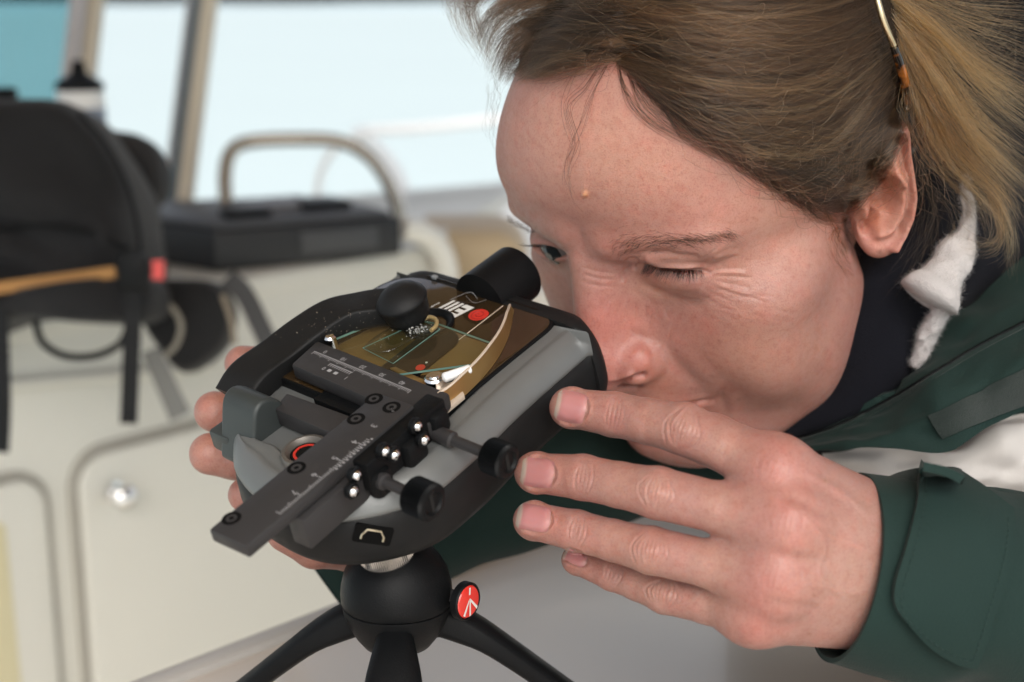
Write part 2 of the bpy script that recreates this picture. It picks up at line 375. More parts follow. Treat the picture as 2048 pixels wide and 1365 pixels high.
tube('carry_loop', at_root(bag, catmull([P(x, y, 1.27) for x, y in ((70, 640), (85, 685), (130, 712), (190, 712), (238, 690), (255, 660))], 30)), .0035, M['blackpl'], bag)
tube('zip_cord', at_root(bag, catmull([P(x, y, 1.325) for x, y in ((300, 600), (340, 612), (362, 650), (352, 690), (330, 712))], 30)), .0028, mat('pale_cord', (.26, .24, .2), .7), bag)
tube('bungee_line', at_root(bag, catmull([P(x, y, 1.32) for x, y in ((445, 590), (462, 640), (470, 690))], 12)), .0025, mat('beige_cord', (.24, .20, .15), .7), bag)
rt = strap('red_tag', [(318, 522), (319, 540), (318, 560)], 1.235, .0095, M['red'], bag, .006)
# black tray of instruments lying on the dash
tr = empty('instrument_tray', 'long black plastic tray lying on the dash under the grab rail', 'tray', loc=tuple(P(560, 480, 1.55)))
_y0 = _lz
_tf = [ground_hit(x, y, _lz) for x, y in ((432, 548), (806, 512))]
_th = P(432, 462, w2px(_tf[0])[2])[2] - _lz
_td2 = (_tf[1] - _tf[0])[:2]; _tn = np.array([-_td2[1], _td2[0]]); _tn /= np.linalg.norm(_tn); _tn = _tn if _tn[1] > 0 else -_tn
_to = [_tf[0][:2], _tf[1][:2], _tf[1][:2] + _tn * .20, _tf[0][:2] + _tn * .26 + np.array([-.02, 0]), _tf[0][:2] + _tn * .10 + np.array([-.06, 0])]
prism('tray_body', at_root(tr, [np.r_[p, 0] for p in _to])[:, :2], _lz - tr.location[2] + .001, _lz + _th - tr.location[2], mat('black_case', (.014, .015, .017), .5, bump=.2, bscale=900), tr, bev=.006)
_ti = np.array(_to); _tcn = _ti.mean(0)
prism('tray_lid', [(p - np.array(tr.location)[:2]) for p in (_tcn + (_ti - _tcn) * .93)], _lz + _th - tr.location[2] + .0, _lz + _th + .007 - tr.location[2], mat('grey_case_lid', (.055, .056, .06), .45, var=.4, vscale=25), tr, bev=.003)
for k, (fx, fy, s) in enumerate(((.25, .3, .035), (.45, .5, .05), (.7, .4, .04), (.6, .7, .03))):
    p = _tf[0][:2] + _td2 * fx + _tn * .2 * fy
    box('instrument', at_root(tr, np.r_[p, _lz + _th + .011]), (s * 1.6, s, .010), mat('instrument_grey', (.16, .16, .17), .4) if k % 2 else M['blackpl'], tr, axes_from((0, 0, 1), np.r_[_td2, 0]), bev=.002)
box('front_recess', at_root(tr, (_tf[0] * .35 + _tf[1] * .65) + np.array([0, -.001, _th * .55])), (np.linalg.norm(_td2) * .42, .004, _th * .55), mat('recess_grey', (.05, .052, .056), .5), tr, axes_from((0, 0, 1), np.r_[_td2, 0]), bev=.001)
# bottle and can by the window
bt = empty('drinks_bottle', 'white bottle with a black pouring cap standing behind the backpack', 'bottle', loc=tuple(P(166, 275, 1.72)))
_s = 1.72 / FPX
lathe('bottle_body', [(0, 0), (44 * _s, 0), (47 * _s, 4 * _s), (47 * _s, 70 * _s), (45 * _s, 92 * _s), (38 * _s, 98 * _s)], M['white'], bt, 32)
lathe('bottle_label', [(47.5 * _s, 20 * _s), (47.8 * _s, 21 * _s), (47.8 * _s, 58 * _s), (47.5 * _s, 59 * _s)], mat('blue_grey_label', (.24, .28, .36), .5, var=.5, vscale=40), bt, 32)
lathe('bottle_cap', [(44 * _s, 92 * _s), (48 * _s, 94 * _s), (47 * _s, 108 * _s), (30 * _s, 118 * _s), (16 * _s, 126 * _s), (12 * _s, 150 * _s), (0, 153 * _s)], M['blackpl'], bt, 32)
ct = empty('canister', 'dark round canister at the far left on top of the backpack', 'canister', loc=tuple(P(2, 235, 1.62)))
lathe('canister_lid', [(0, 55 * _s), (30 * _s, 55 * _s), (34 * _s, 50 * _s), (34 * _s, 34 * _s), (0, 34 * _s)], M['blackpl'], ct, 32)
lathe('canister_body', [(0, 34 * _s), (30 * _s, 33.5 * _s), (30 * _s, -10 * _s), (0, -10 * _s)], mat('warm_plastic', (.32, .28, .26), .5), ct, 32)
# grey strip of paper hanging under the pack
sh = empty('grey_card', 'grey card hanging below the backpack against the cream console', 'card', loc=tuple(P(330, 770, 1.30)))
_pts = [(288, 705), (322, 690), (378, 826), (338, 846)]
prism('sheet', [((x - 330) * 1.30 / FPX, -(y - 770) * 1.30 / FPX) for x, y in _pts], 0, .002, mat('grey_card', (.15, .148, .14), .5), sh, np.array([[1, 0, 0], [0, 0, -1], [0, 1, 0]], float))

# ---- table
tb = empty('table', 'pale grey moulded table with a raised lip under the tripod', 'table', loc=(0, 0, TABLE_Z))
_t0, _t1 = ground_hit(310, 1365, TABLE_Z), ground_hit(690, 1217, TABLE_Z)
_td3 = (_t1 - _t0)[:2]; _td3 /= np.linalg.norm(_td3); _tn3 = np.array([_td3[1], -_td3[0]])
def tl(a, b): return _t0[:2] + _td3 * a + _tn3 * b
M['table'] = mat('table_gelcoat', (.60, .55, .495), .32, bump=.05, bscale=20, var=.06, vscale=5, coat=.25)
prism('tabletop', [tl(-.5, 0), tl(.62, 0), tl(.62, 1.0), tl(-.5, 1.0)], -.03, 0, M['table'], tb, bev=.004)
prism('raised_lip', [tl(-.5, -.004), tl(.62, -.004), tl(.62, .010), tl(-.5, .010)], -.034, .004, mat('lip_grey', (.42, .41, .39), .4), tb, bev=.003)
lathe('pedestal', [(0, -TABLE_Z + .02), (.12, -TABLE_Z + .022), (.12, -TABLE_Z + .04), (.04, -TABLE_Z + .06), (.04, -.034), (.09, -.032), (0, -.031)], M['steel'], tb, 32, np.r_[tl(.1, .5), 0])

# hardtop roof over the cockpit (out of frame; it is what the glossy plate mirrors and what keeps the sky off the tops of things)
rf = empty('cabin_roof', loc=(0, .74, 2.02)); rf['kind'] = 'structure'
M['lining'] = mat('tan_headlining', (.30, .19, .10), .7, bump=.2, bscale=200, var=.08)
prism('roof_shell', rrect(3.0, 2.2, .3, 6, 0, 0), .03, .075, M['gelcoat'], rf, bev=.02)
prism('headlining', rrect(2.9, 2.1, .28, 6, 0, 0), 0, .028, M['lining'], rf, bev=.006)
for px_, w in ((-1.0, .04), (0, .04), (1.0, .04)):
    box('roof_beam', (px_, 0, -.015), (w, 2.0, .03), M['lining'], rf, bev=.006)
# ================================================================ pocket microscope
_u = np.array([.63, .5, -.595]); _v = np.array([-.76, .256, -.595])
_u /= np.linalg.norm(_u); _v -= _u * (_u @ _v); _v /= np.linalg.norm(_v); _w = np.cross(_u, _v)
SO = pcam(1065, 640, .560)                    # origin: right rear corner of the viewing plate
def _wdir(a): return c2w(SO + a) - c2w(SO)
_sm = Matrix.Identity(4)
for _i, _a in enumerate((_u, _v, _w)):
    _d = _wdir(_a)
    for _j in range(3): _sm[_j][_i] = _d[_j]
_o = c2w(SO)
for _j in range(3): _sm[_j][3] = _o[_j]
def _hit(px, py, ax, val):
    r = pcam(px, py, 1.0); t = (SO @ ax + val / 1000) / (r @ ax); X = r * t - SO
    return np.array([X @ _u, X @ _v, X @ _w]) * 1000
def sw(px, py, w): return _hit(px, py, _w, w)
def sv(px, py, v): return _hit(px, py, _v, v)
def su(px, py, u): return _hit(px, py, _u, u)
def s2w(p): return c2w(SO + (p[0] * _u + p[1] * _v + p[2] * _w) / 1000)
mm = .001
M['silver'] = mat('silver_grey_paint', (.15, .157, .156), .42, .35, bump=.12, bscale=2600, spec=.6, var=.05, vscale=80, rvar=.05)
M['darkgrey'] = mat('dark_grey_paint', (.036, .043, .043), .45, .15, bump=.12, bscale=2600)
M['plateglass'] = mat('dark_viewing_glass', (.030, .018, .008), .05, spec=.6, coat=.4, bump=.06, bscale=60)
M['brass'] = mat('amber_spring_metal', (.42, .26, .10), .32, .75, bump=.1, bscale=500)
M['brassedge'] = mat('pale_clip_edge', (.62, .52, .42), .4, .3)
M['hole'] = mat('screw_recess_black', (.004, .004, .004), .8, spec=.1)
M['print'] = mat('white_lettering', (.62, .62, .60), .5)
M['dimprint'] = mat('grey_lettering', (.30, .30, .31), .5)
M['redlogo'] = mat('red_lettering', (.50, .03, .02), .45)
M['glass'] = glass_mat('clear_glass', (.93, .97, .95))
M['glassedge'] = mat('green_glass_edge', (.14, .26, .225), .2, spec=.6)

scope = empty('pocket_microscope', 'silver and black pocket microscope tilted on a small black tripod, held to the eye', 'microscope', mat=_sm)

_plan = catmull([(4, -26.5), (-40, -27.5), (-72, -30), (-97, -28.5), (-117, -15), (-127, 3), (-128, 26), (-120, 48), (-104, 63), (-84, 73), (-50, 78), (4, 78)], 110)
_plan = np.vstack([_plan, [(4, 60), (4, 30), (4, 0)]])
def inset(d):
    p = _plan; n = len(p); t = np.roll(p, -1, 0) - np.roll(p, 1, 0); t /= np.linalg.norm(t, axis=1)[:, None]
    nr = np.stack([t[:, 1], -t[:, 0]], 1)     # inward normal for this winding
    wgt = np.where(p[:, 1] > 40, np.clip(1 - (p[:, 1] - 40) / 30, .25, 1), 1.)
    q = p + nr * (d * wgt)[:, None]
    q[p[:, 0] >= 3.9, 0] = 2.8
    return q
_c = np.array([-50, 30.])
if np.linalg.norm(inset(5)[40] - _c) > np.linalg.norm(_plan[40] - _c):
    _inset0 = inset
    inset = lambda d: _inset0(-d)
def body_loft(levels, name, m):
    rings = []
    for i, w in levels:
        q = inset(i); rings.append(np.c_[q, w * (1 - .06 * np.clip((-q[:, 0] - 66) / 60, 0, 1) * (w < -14))] * mm)
    v, f = loft(rings); o = mk(name, v, f, m, scope); o.data.set_sharp_from_angle(angle=R(58)); return o
body_loft([(20, -37.5), (10, -36.5), (3.5, -33.5), (1.0, -29), (0, -23), (.5, -16), (1.5, -10.9), (2.4, -10.2), (6, -9.6)], 'base_housing', M['softblack'])
body_loft([(6, -11), (1.9, -10.6), (1.2, -9.6), (1.7, -8.2), (3.4, -5.2), (5.8, -2.6), (8.4, -.9), (9.8, -.4), (10.6, -.75), (12, -.6), (15.5, .1), (16.4, -.1), (18, -3)], 'silver_shell', M['silver'])
# black rear cap wrapping the eyepiece end
_sec = catmull([(-9, .9), (-16, .6), (-20, -2), (-23.5, -6.5), (-25.8, -12), (-27.4, -22), (-26.8, -29), (-23, -35), (-13, -38), (20, -38.6), (62, -38), (74, -34), (78.5, -22), (77, -7), (70, -.6), (55, .5), (35, 1.0), (10, 1.0)], 90, True)
_cs = np.array([28, -20.])
rings = []
for u, s in ((2.0, .99), (2.2, 1.012), (3.6, 1.016), (7, 1.01), (9.5, .985), (11.3, .94), (12.2, .87), (12.4, .7)):
    q = _cs + (_sec - _cs) * s; rings.append(np.c_[np.full(len(q), u), q] * mm)
v_, f_ = loft(rings); _o = mk('rear_cap', v_, f_, M['softblack'], scope); _o.data.set_sharp_from_angle(angle=R(40))
# viewing plate
def rounded_poly(pts, rads, n=7):
    out = []; k = len(pts)
    for i in range(k):
        p = np.array(pts[i], float); a = np.array(pts[i - 1], float) - p; b = np.array(pts[(i + 1) % k], float) - p
        a /= np.linalg.norm(a); b /= np.linalg.norm(b); r = rads[i]
        for t in np.linspace(0, 1, n): out.append(p + a * r * (1 - t) ** 2 + b * r * t ** 2)
    return out
_pl = [(3.0, -10), (3.0, 75), (-78, 75), (-78, -10)]
prism('plate_rim', np.array(rounded_poly([(4.2, -11.4), (4.2, 76.3), (-79, 76.3), (-79, -11.4)], (9, 20, 4, 4))) * mm, -3 * mm, .9 * mm, M['blackpl'], scope, bev=.4 * mm)
prism('viewing_plate', np.array(rounded_poly(_pl, (8, 19, 3, 3))) * mm, -.5 * mm, 1.15 * mm, M['plateglass'], scope, bev=.2 * mm)
# seam strip along the plate's rear edge
box('clear_edge_strip', np.array([5.2, 31, .9]) * mm, np.array([1.1, 60, 1.0]) * mm, glass_mat('smoked_strip', (.55, .53, .5)), scope, bev=.2 * mm)
box('strip_clasp', np.array([5.2, 33, 1.6]) * mm, np.array([2.2, 4, 1.6]) * mm, M['glass'], scope, bev=.3 * mm)
box('strip_clasp', np.array([5.2, 57, 1.6]) * mm, np.array([2.0, 2.5, 1.4]) * mm, M['grey'], scope, bev=.3 * mm)
prism('amber_reflection', np.array(rounded_poly([sw(x, y, 1.3)[:2] for x, y in ((655, 700), (775, 757), (950, 740), (996, 696), (880, 655), (775, 640))], (2, 2, 3, 3, 2, 2), 4)) * mm, 1.0 * mm, 1.32 * mm, mat('amber_reflection', (.135, .078, .027), .12, spec=.5, var=.18, vscale=60), scope, bev=.1 * mm)  # roof's amber reflection in the slide, built as a coloured inset
# objective opening: black raised ring
_q = sw(858, 652, 1)
lathe('objective_ring', [(7 * mm, .2 * mm), (10.3 * mm, .2 * mm), (10.6 * mm, 1.6 * mm), (9.6 * mm, 2.0 * mm), (8.6 * mm, 1.5 * mm), (7 * mm, -.6 * mm)], M['blackpl'], scope, 48, (np.r_[_q[:2], 1.0]) * mm)
# lamp head's dark reflection built as a black pad, with its red mark
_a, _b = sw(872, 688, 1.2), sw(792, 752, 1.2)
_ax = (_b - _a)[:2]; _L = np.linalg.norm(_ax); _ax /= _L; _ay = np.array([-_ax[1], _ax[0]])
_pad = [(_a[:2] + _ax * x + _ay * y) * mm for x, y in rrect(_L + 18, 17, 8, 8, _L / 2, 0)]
prism('lamp_reflection', _pad, 1.0 * mm, 2.3 * mm, M['blackpl'], scope, bev=.3 * mm)
_q = sw(841, 736, 2.3)
lathe('red_mark', [(0, .1 * mm), (1.9 * mm, .1 * mm), (1.9 * mm, .25 * mm), (0, .3 * mm)], M['redlogo'], scope, 24, _q * mm)
_q = sw(853, 726, 2.3)
lathe('white_mark', [(0, .1 * mm), (.5 * mm, .1 * mm), (.5 * mm, .2 * mm), (0, .25 * mm)], M['print'], scope, 12, _q * mm)
# lettering "Em1" and the red spiral disc (reads from the eyepiece side)
def flat_poly(name, polys, m, w0=1.17):
    bm = bmesh.new()
    for pl in polys:
        top = [bm.verts.new((x * mm, y * mm, (w0 + .06) * mm)) for x, y in pl]
        bm.faces.new(top)
    r = bmesh.ops.extrude_face_region(bm, geom=list(bm.faces))
    for e in r['geom']:
        if isinstance(e, bmesh.types.BMVert): e.co.z -= .06 * mm
    return mkbm(name, bm, m, scope, False)
_disc = sw(957, 630, 1.2); _em = sw(912, 614, 1.2)
_right = (_em - _disc)[:2]; _right /= np.linalg.norm(_right)        # reading direction on the plate
_dn = np.array([-_right[1], _right[0]])
if (sw(912, 640, 1.2)[:2] - _em[:2]) @ _dn > 0: _dn = -_dn
# letter local frame: x along reading direction, y = letter up (towards the camera, because the print is upside-down)
def L2(o, pts, sh=.22): return [o + _right * (x * .8 + y * 1.35 * sh) - _dn * y * 1.35 for x, y in pts]
_o0 = _disc[:2] + _right * 5.2 + _dn * 3.2
_bars = [[(0, 0), (1.9, 0), (1.9, 7), (0, 7)], [(1.85, 0), (6, 0), (6, 1.7), (1.85, 1.7)], [(1.85, 2.7), (5.6, 2.7), (5.6, 4.3), (1.85, 4.3)], [(1.85, 5.3), (6, 5.3), (6, 7), (1.85, 7)]]
_mb = [[(7, 0), (8.7, 0), (8.7, 5.2), (7, 5.2)], [(7, 5.15), (14.4, 5.15), (15, 4.4), (15, 5.9), (14.2, 6.7), (7, 6.7)][:0] or [(7, 5.15), (14.6, 5.15), (14.6, 6.0), (13.9, 6.7), (7, 6.7)], [(10, 0), (11.6, 0), (11.6, 5.2), (10, 5.2)], [(13, 0), (14.6, 0), (14.6, 5.2), (13, 5.2)]]
for b in _bars + _mb: pass
flat_poly('letter_e', [L2(_o0, b) for b in _bars], M['print'])
flat_poly('letter_m', [L2(_o0, b) for b in _mb], M['print'], 1.18)
flat_poly('numeral_one', [L2(sw(880, 606, 1.2)[:2], b) for b in ([(0, 0), (.55, 0), (.55, 3.2), (0, 3.2)], [(-.7, 2.4), (0, 2.7), (0, 3.2), (-.3, 3.1)])], M['print'], 1.19)
_rd = 4.1
lathe('logo_disc', [(0, 1.16 * mm), (_rd * mm, 1.16 * mm), (_rd * mm, 1.24 * mm), (0, 1.25 * mm)], M['redlogo'], scope, 40, (np.r_[_disc[:2], 0]) * mm)
_sp = [(_disc[0] + r * math.cos(t), _disc[1] + r * math.sin(t), 1.27) for t, r in ((k * .25, .5 + k * .25 * .28) for k in range(44))]
tube('logo_spiral', np.array(_sp) * mm, .17 * mm, mat('dark_red_print', (.24, .012, .01), .5), scope, 5)
# scratch lines printed on the plate
for (a, b) in (((1006, 612), (908, 688)),):
    tube('frame_line', np.array([sw(*a, 1.25), sw(*b, 1.25)]) * mm, .22 * mm, M['brassedge'], scope, 5)
for (a, b, c) in ((sw(900, 600, 1.3), sw(940, 585, 3), sw(955, 598, 1.3)), (sw(932, 592, 1.3), sw(948, 606, 4), sw(972, 600, 1.3))):
    tube('lint_thread', catmull([a, b, c], 14) * mm, .08 * mm, M['dimprint'], scope, 5)

# ---- mechanical stage
def wbox(name, pts_px, w0, w1, m, bev=.5):
    return prism(name, np.array([sw(x, y, w1)[:2] for x, y in pts_px]) * mm, w0 * mm, w1 * mm, m, scope, bev=bev * mm)
M['stage'] = M['anod']
_s = [sw(578, 738, 9), sw(634, 690, 9), sw(878, 783, 9), sw(872, 843, 9)]
prism('stage_plate', np.array([(-77.5, 55.5), (-60.5, 58.5), (-62, -13), (-80, -18.5)]) * mm, 2.2 * mm, 9 * mm, M['stage'], scope, bev=1.3 * mm)
prism('stage_rail', np.array([(-98, 44), (-88.5, 47), (-86, -12), (-98, -12)]) * mm, -2 * mm, 5.5 * mm, M['stage'], scope, bev=.7 * mm)
prism('stage_foot', np.array([(-84, 38), (-78, 38), (-78, -10), (-84, -10)]) * mm, -4 * mm, 3 * mm, M['blackpl'], scope, bev=.4 * mm)
# ruler bar carrying the long scale
_rw = 13.5
_rp = [sw(425, 1052, _rw), sw(484, 1101, _rw), sw(826, 812, _rw), sw(757, 783, _rw)]
_rp = [p[:2] for p in _rp]
def clean_rect(p):
    p = np.array(p); d = (p[3] - p[0] + p[2] - p[1]); d /= np.linalg.norm(d); n = np.array([-d[1], d[0]])
    c = p.mean(0); L = max(abs((p - c) @ d)); W = np.mean(abs((p - c) @ n)); return c, d, n, L, W
_rc, _rd_, _rn, _rl, _rwid = clean_rect(_rp)
_ra, _rb = (np.array(_rp[0]) + _rp[1]) / 2, (np.array(_rp[2]) + _rp[3]) / 2
_rd_ = (_rb - _ra) / np.linalg.norm(_rb - _ra); _rn = np.array([-_rd_[1], _rd_[0]])
_rlen = np.linalg.norm(_rb - _ra)
def rul(x, y): return _ra + _rd_ * x + _rn * y              # x along the bar from its free end, y across
prism('stage_ruler', np.array([rul(0, -_rwid), rul(_rlen, -_rwid), rul(_rlen, _rwid), rul(0, _rwid)]) * mm, (_rw - 5.2) * mm, _rw * mm, M['stage'], scope, bev=.9 * mm)
for (x, y) in ((463, 1037), (593, 936), (712, 838), (748, 798), (783, 815)):
    q = sw(x, y, _rw)
    lathe('screw_hole', [(0, (_rw + .04) * mm), (3.3 * mm, (_rw + .04) * mm), (3.5 * mm, (_rw - .3) * mm), (0, (_rw - .4) * mm)], M['hole'], scope, 28, np.r_[q[:2], 0] * mm)
    lathe('screw_head', [(.9 * mm, (_rw + .06) * mm), (1.1 * mm, (_rw + .10) * mm), (1.7 * mm, (_rw + .10) * mm), (1.9 * mm, (_rw + .06) * mm), (1.4 * mm, (_rw + .05) * mm)], M['anod'], scope, 24, np.r_[q[:2], 0] * mm)
_side = -1 if (sw(700, 930, _rw)[:2] - rul(60, 0)) @ _rn < 0 else 1     # side of the bar that faces the camera
tk = bmesh.new()
def quad(bm, c, dx, dy, hx, hy, w):
    vs = [bm.verts.new((*((c + dx * sx * hx + dy * sy * hy) * mm), w * mm)) for sx, sy in ((-1, -1), (1, -1), (1, 1), (-1, 1))]
    bm.faces.new(vs)
for k in range(66):
    x = 17 + k * 1.0
    if x > _rlen - 22: break
    ln = 2.6 if k % 10 == 0 else (2.0 if k % 5 == 0 else 1.35)
    quad(tk, rul(x, _side * (_rwid - 1.0 - ln / 2)), _rd_, _rn, .17, ln / 2, _rw + .03)
for k in range(11):
    quad(tk, rul(_rlen - 40 + k * 1.8, _side * (_rwid - .6)), _rd_, _rn, .32, .5, _rw + .035)
_o = mkbm('ruler_ticks', tk, M['dimprint'], scope, False); _o['kind'] = 'stuff'
def plate_text(name, s, c, xdir, ydir, size, w, m, shear=0.):
    if xdir[0] * ydir[1] - xdir[1] * ydir[0] < 0: ydir = -ydir
    v, f = text_vf(s, size, 0, shear); return mk(name, [np.r_[c + xdir * a[0] + ydir * a[1], w] * mm for a in v], f, m, scope, False)
for k, s in enumerate(('7', '6', '5', '4', '3', '2')):
    plate_text('ruler_numeral', s, rul(27 + k * 10, _side * (_rwid - 5.2)), -_rd_, -_side * _rn * -1, 3.6, _rw + .04, M['dimprint'])
# cross scale on the stage plate
tk = bmesh.new(); _cd = np.array([-1.5, -71.5]); _cd /= np.linalg.norm(_cd); _cn = np.array([_cd[1], -_cd[0]])
if _cn[0] > 0: _cn = -_cn
_cst = np.array([-63.4, 55.])
for k in range(56):
    ln = 1.9 if k % 5 == 0 else 1.2
    quad(tk, _cst + _cd * (2 + k * .95) + _cn * (3.4 + ln / 2), _cd, _cn, .16, ln / 2, 9.03)
for k in range(11):
    quad(tk, _cst + _cd * (14 + k * 1.15) + _cn * (6.2 + .7), _cd, _cn, .2, .7, 9.035)
quad(tk, _cst + _cd * 20 + _cn * 6.1, _cd, _cn, 6.2, .12, 9.04)
quad(tk, _cst + _cd * 28 + _cn * 3.3, _cd, _cn, 26.5, .12, 9.04)
for x in (17.0, 20.5): quad(tk, _cst + _cd * x + _cn * 9.6, _cd, _cn, .9, .75, 9.035)
_o = mkbm('stage_scale', tk, M['dimprint'], scope, False); _o['kind'] = 'stuff'
for k, s in enumerate(('0', '10', '20', '30', '40')):
    plate_text('scale_numeral', s, _cst + _cd * (6 + k * 10.5) + _cn * 1.5, -_cd, _cn * -1, 2.8, 9.04, M['dimprint'])
plate_text('scale_numeral', '0', _cst + _cd * 14 + _cn * 9.6, -_cd, -_cn, 2.6, 9.04, M['dimprint'])
plate_text('scale_numeral', '1', _cst + _cd * 26.5 + _cn * 9.8, -_cd, -_cn, 2.6, 9.04, M['dimprint'])
# lower rail beside the ruler and the clamp block with its chrome ball screws
_q0, _q1 = rul(22, _side * (_rwid + .5)), rul(66, _side * (_rwid + .5))
prism('guide_rail', np.array([rul(22, _side * (_rwid - 6)), rul(68, _side * (_rwid - 6)), rul(68, _side * (_rwid + 2.4)), rul(22, _side * (_rwid + 2.4))]) * mm, (_rw - 18) * mm, (_rw - 5.6) * mm, M['anod'], scope, bev=.6 * mm)
_cb = [rul(50, _side * (_rwid - 2)), rul(92, _side * (_rwid - 2)), rul(92, _side * (_rwid + 6.2)), rul(50, _side * (_rwid + 6.2))]
prism('clamp_block', np.array(_cb) * mm, (_rw - 13.5) * mm, (_rw - 1.2) * mm, M['blackpl'], scope, bev=.8 * mm)
prism('clamp_lobe', np.array([rul(50, _side * (_rwid + 3)), rul(60, _side * (_rwid + 3)), rul(59, _side * (_rwid + 8.6)), rul(51, _side * (_rwid + 8.6))]) * mm, (_rw - 17) * mm, (_rw - 7) * mm, M['blackpl'], scope, bev=2 * mm)
prism('clamp_lobe', np.array([rul(66, _side * (_rwid + 3)), rul(78, _side * (_rwid + 3)), rul(77, _side * (_rwid + 9.5)), rul(67, _side * (_rwid + 9.5))]) * mm, (_rw - 15) * mm, (_rw - 5) * mm, M['blackpl'], scope, bev=2 * mm)
prism('clamp_lobe', np.array([rul(82, _side * (_rwid + 3)), rul(92, _side * (_rwid + 3)), rul(91, _side * (_rwid + 8.6)), rul(83, _side * (_rwid + 8.6))]) * mm, (_rw - 13) * mm, (_rw - 3.5) * mm, M['blackpl'], scope, bev=2 * mm)
_ry = (rul(60, _side * (_rwid + 7.5)))
_bx = {}
for (x, y, off) in ((834, 853, 8.2), (848, 880, 10.2), (770, 903, 8.6), (789, 910, 10.8), (712, 951, 8.2), (706, 983, 9.4)):
    # on the plane parallel to the ruler's side face
    vv = rul(60, _side * (_rwid + off))[1]; q = sv(x, y, vv)
    bm = bmesh.new(); bmesh.ops.create_uvsphere(bm, u_segments=20, v_segments=14, radius=1.95 * mm, matrix=Matrix.Translation(Vector(q * mm)))
    bs = mkbm('ball_screw', bm, M['chrome'], scope)
    lathe('hex_socket', [(0, 2.12 * mm), (.85 * mm, 2.08 * mm), (.9 * mm, 1.2 * mm), (0, 1.2 * mm)], M['hole'], bs, 6, q * mm, axes_from((.12, -.9, -.35), (0, 0, 1)))
    lathe('screw_collar', [(2.6 * mm, -1.9 * mm), (2.9 * mm, -1.2 * mm), (2.9 * mm, .1 * mm), (2.2 * mm, .5 * mm), (1.9 * mm, -1 * mm)], M['blackpl'], bs, 24, q * mm, axes_from((0, -1., 0), (0, 0, 1)))
# two knurled slotted knobs on shafts (axis across the body)
_kx = np.array([0, -1., 0])
for (sx, sy, ex, ey, kr, kl, vv) in ((858, 862, 1019, 926, 6.2, 9.5, -51.7), (775, 960, 868, 1008, 6.5, 10.0, -44.5)):
    e = sv(ex, ey, vv); k0 = e - _kx * kl
    s0 = sv(sx, sy, -3)
    s0 = np.array([k0[0], -9., k0[2]])
    lathe('knob_shaft', [(3.0 * mm, 0), (3.0 * mm, .5 * np.linalg.norm(k0 - s0) * mm), (2.0 * mm, .52 * np.linalg.norm(k0 - s0) * mm), (2.0 * mm, np.linalg.norm(k0 - s0) * mm)], M['anod'], scope, 24, s0 * mm, axes_from(k0 - s0, (0, 0, 1)))
    A = axes_from(_kx, (0, 0, 1)); nk = 72
    prof = [(3, 0), (kr - .6, .05), (kr, .7), (kr, kl - 1.2), (kr - .9, kl - .25), (kr - 2.2, kl), (kr - 3.0, kl - .9), (.01, kl - .9)]
    rings = []
    for j, (r, h) in enumerate(prof):
        a = np.linspace(0, 2 * np.pi, nk * 2, endpoint=False); rr = r + (.22 * np.where(np.arange(nk * 2) % 2, 1, -1) if j in (2, 3) else 0)
        rings.append((np.stack([rr * np.cos(a), rr * np.sin(a), np.full(nk * 2, h)], 1) @ A.T + k0) * mm)
    v_, f_ = loft(rings); _o = mk('stage_knob', v_, f_, M['blackpl'], scope); _o.data.set_sharp_from_angle(angle=R(30))
    box('knob_slot', (k0 + _kx * (kl - .82)) * mm, np.array([.5, 1.5, kr * 1.55]) * mm if False else np.array([1.5, .3, kr * 1.45]) * mm, mat('slot_shadow_black', (.004, .004, .004), .8), scope)
# ---- lamp arm
_arm = []
for (x, y, v) in ((478, 800, 72), (505, 757, 72), (560, 715, 71), (620, 668, 68), (675, 634, 64), (730, 620, 58), (790, 612, 49)):
    _arm.append(sv(x, y, v))
_arm = catmull(_arm, 40); _t, _N, _B = frames(_arm)
rings = []
for i, p in enumerate(_arm):
    t = _t[i]; side = np.array([0, 1., 0]); side = side - t * (side @ t); side /= np.linalg.norm(side); up = np.cross(side, t)
    if up[2] < 0: up = -up
    k = i / 39; hw = 10 - 1.4 * k; hh = 5.4 - 1.0 * k
    rings.append([(p + side * a * hw + up * b * hh) * mm for a, b in rrect(2, 2, .24, 4)])
v_, f_ = loft(rings); _o = mk('lamp_arm', v_, f_, M['softblack'], scope); _o.data.set_sharp_from_angle(angle=R(40))
_q = sv(494, 808, 80)
lathe('arm_hinge', [(0, 0), (10.5 * mm, 0), (11.6 * mm, 1 * mm), (11.6 * mm, 16 * mm), (10.5 * mm, 17 * mm), (0, 17 * mm)], M['softblack'], scope, 48, (_q + [2, 0, 0]) * mm, axes_from((0, -1, 0), (0, 0, 1)))
# lamp head: a mushroom-shaped pod pointing down at the specimen
_h = sw(805, 604, 14)
_A = axes_from(np.array([-.16, .10, 1.]))
lathe('lamp_head', [(0, 6.6 * mm), (4 * mm, 6.3 * mm), (7.8 * mm, 4.8 * mm), (10.2 * mm, 2.2 * mm), (10.55 * mm, 1.4 * mm), (10.5 * mm, .6 * mm), (10.1 * mm, .1 * mm), (9.3 * mm, -4.4 * mm), (8.6 * mm, -7.4 * mm), (8.2 * mm, -7.8 * mm), (6.6 * mm, -9.6 * mm), (5.6 * mm, -10.4 * mm), (0, -10.6 * mm)], M['softblack'], scope, 64, _h * mm, _A, 60)
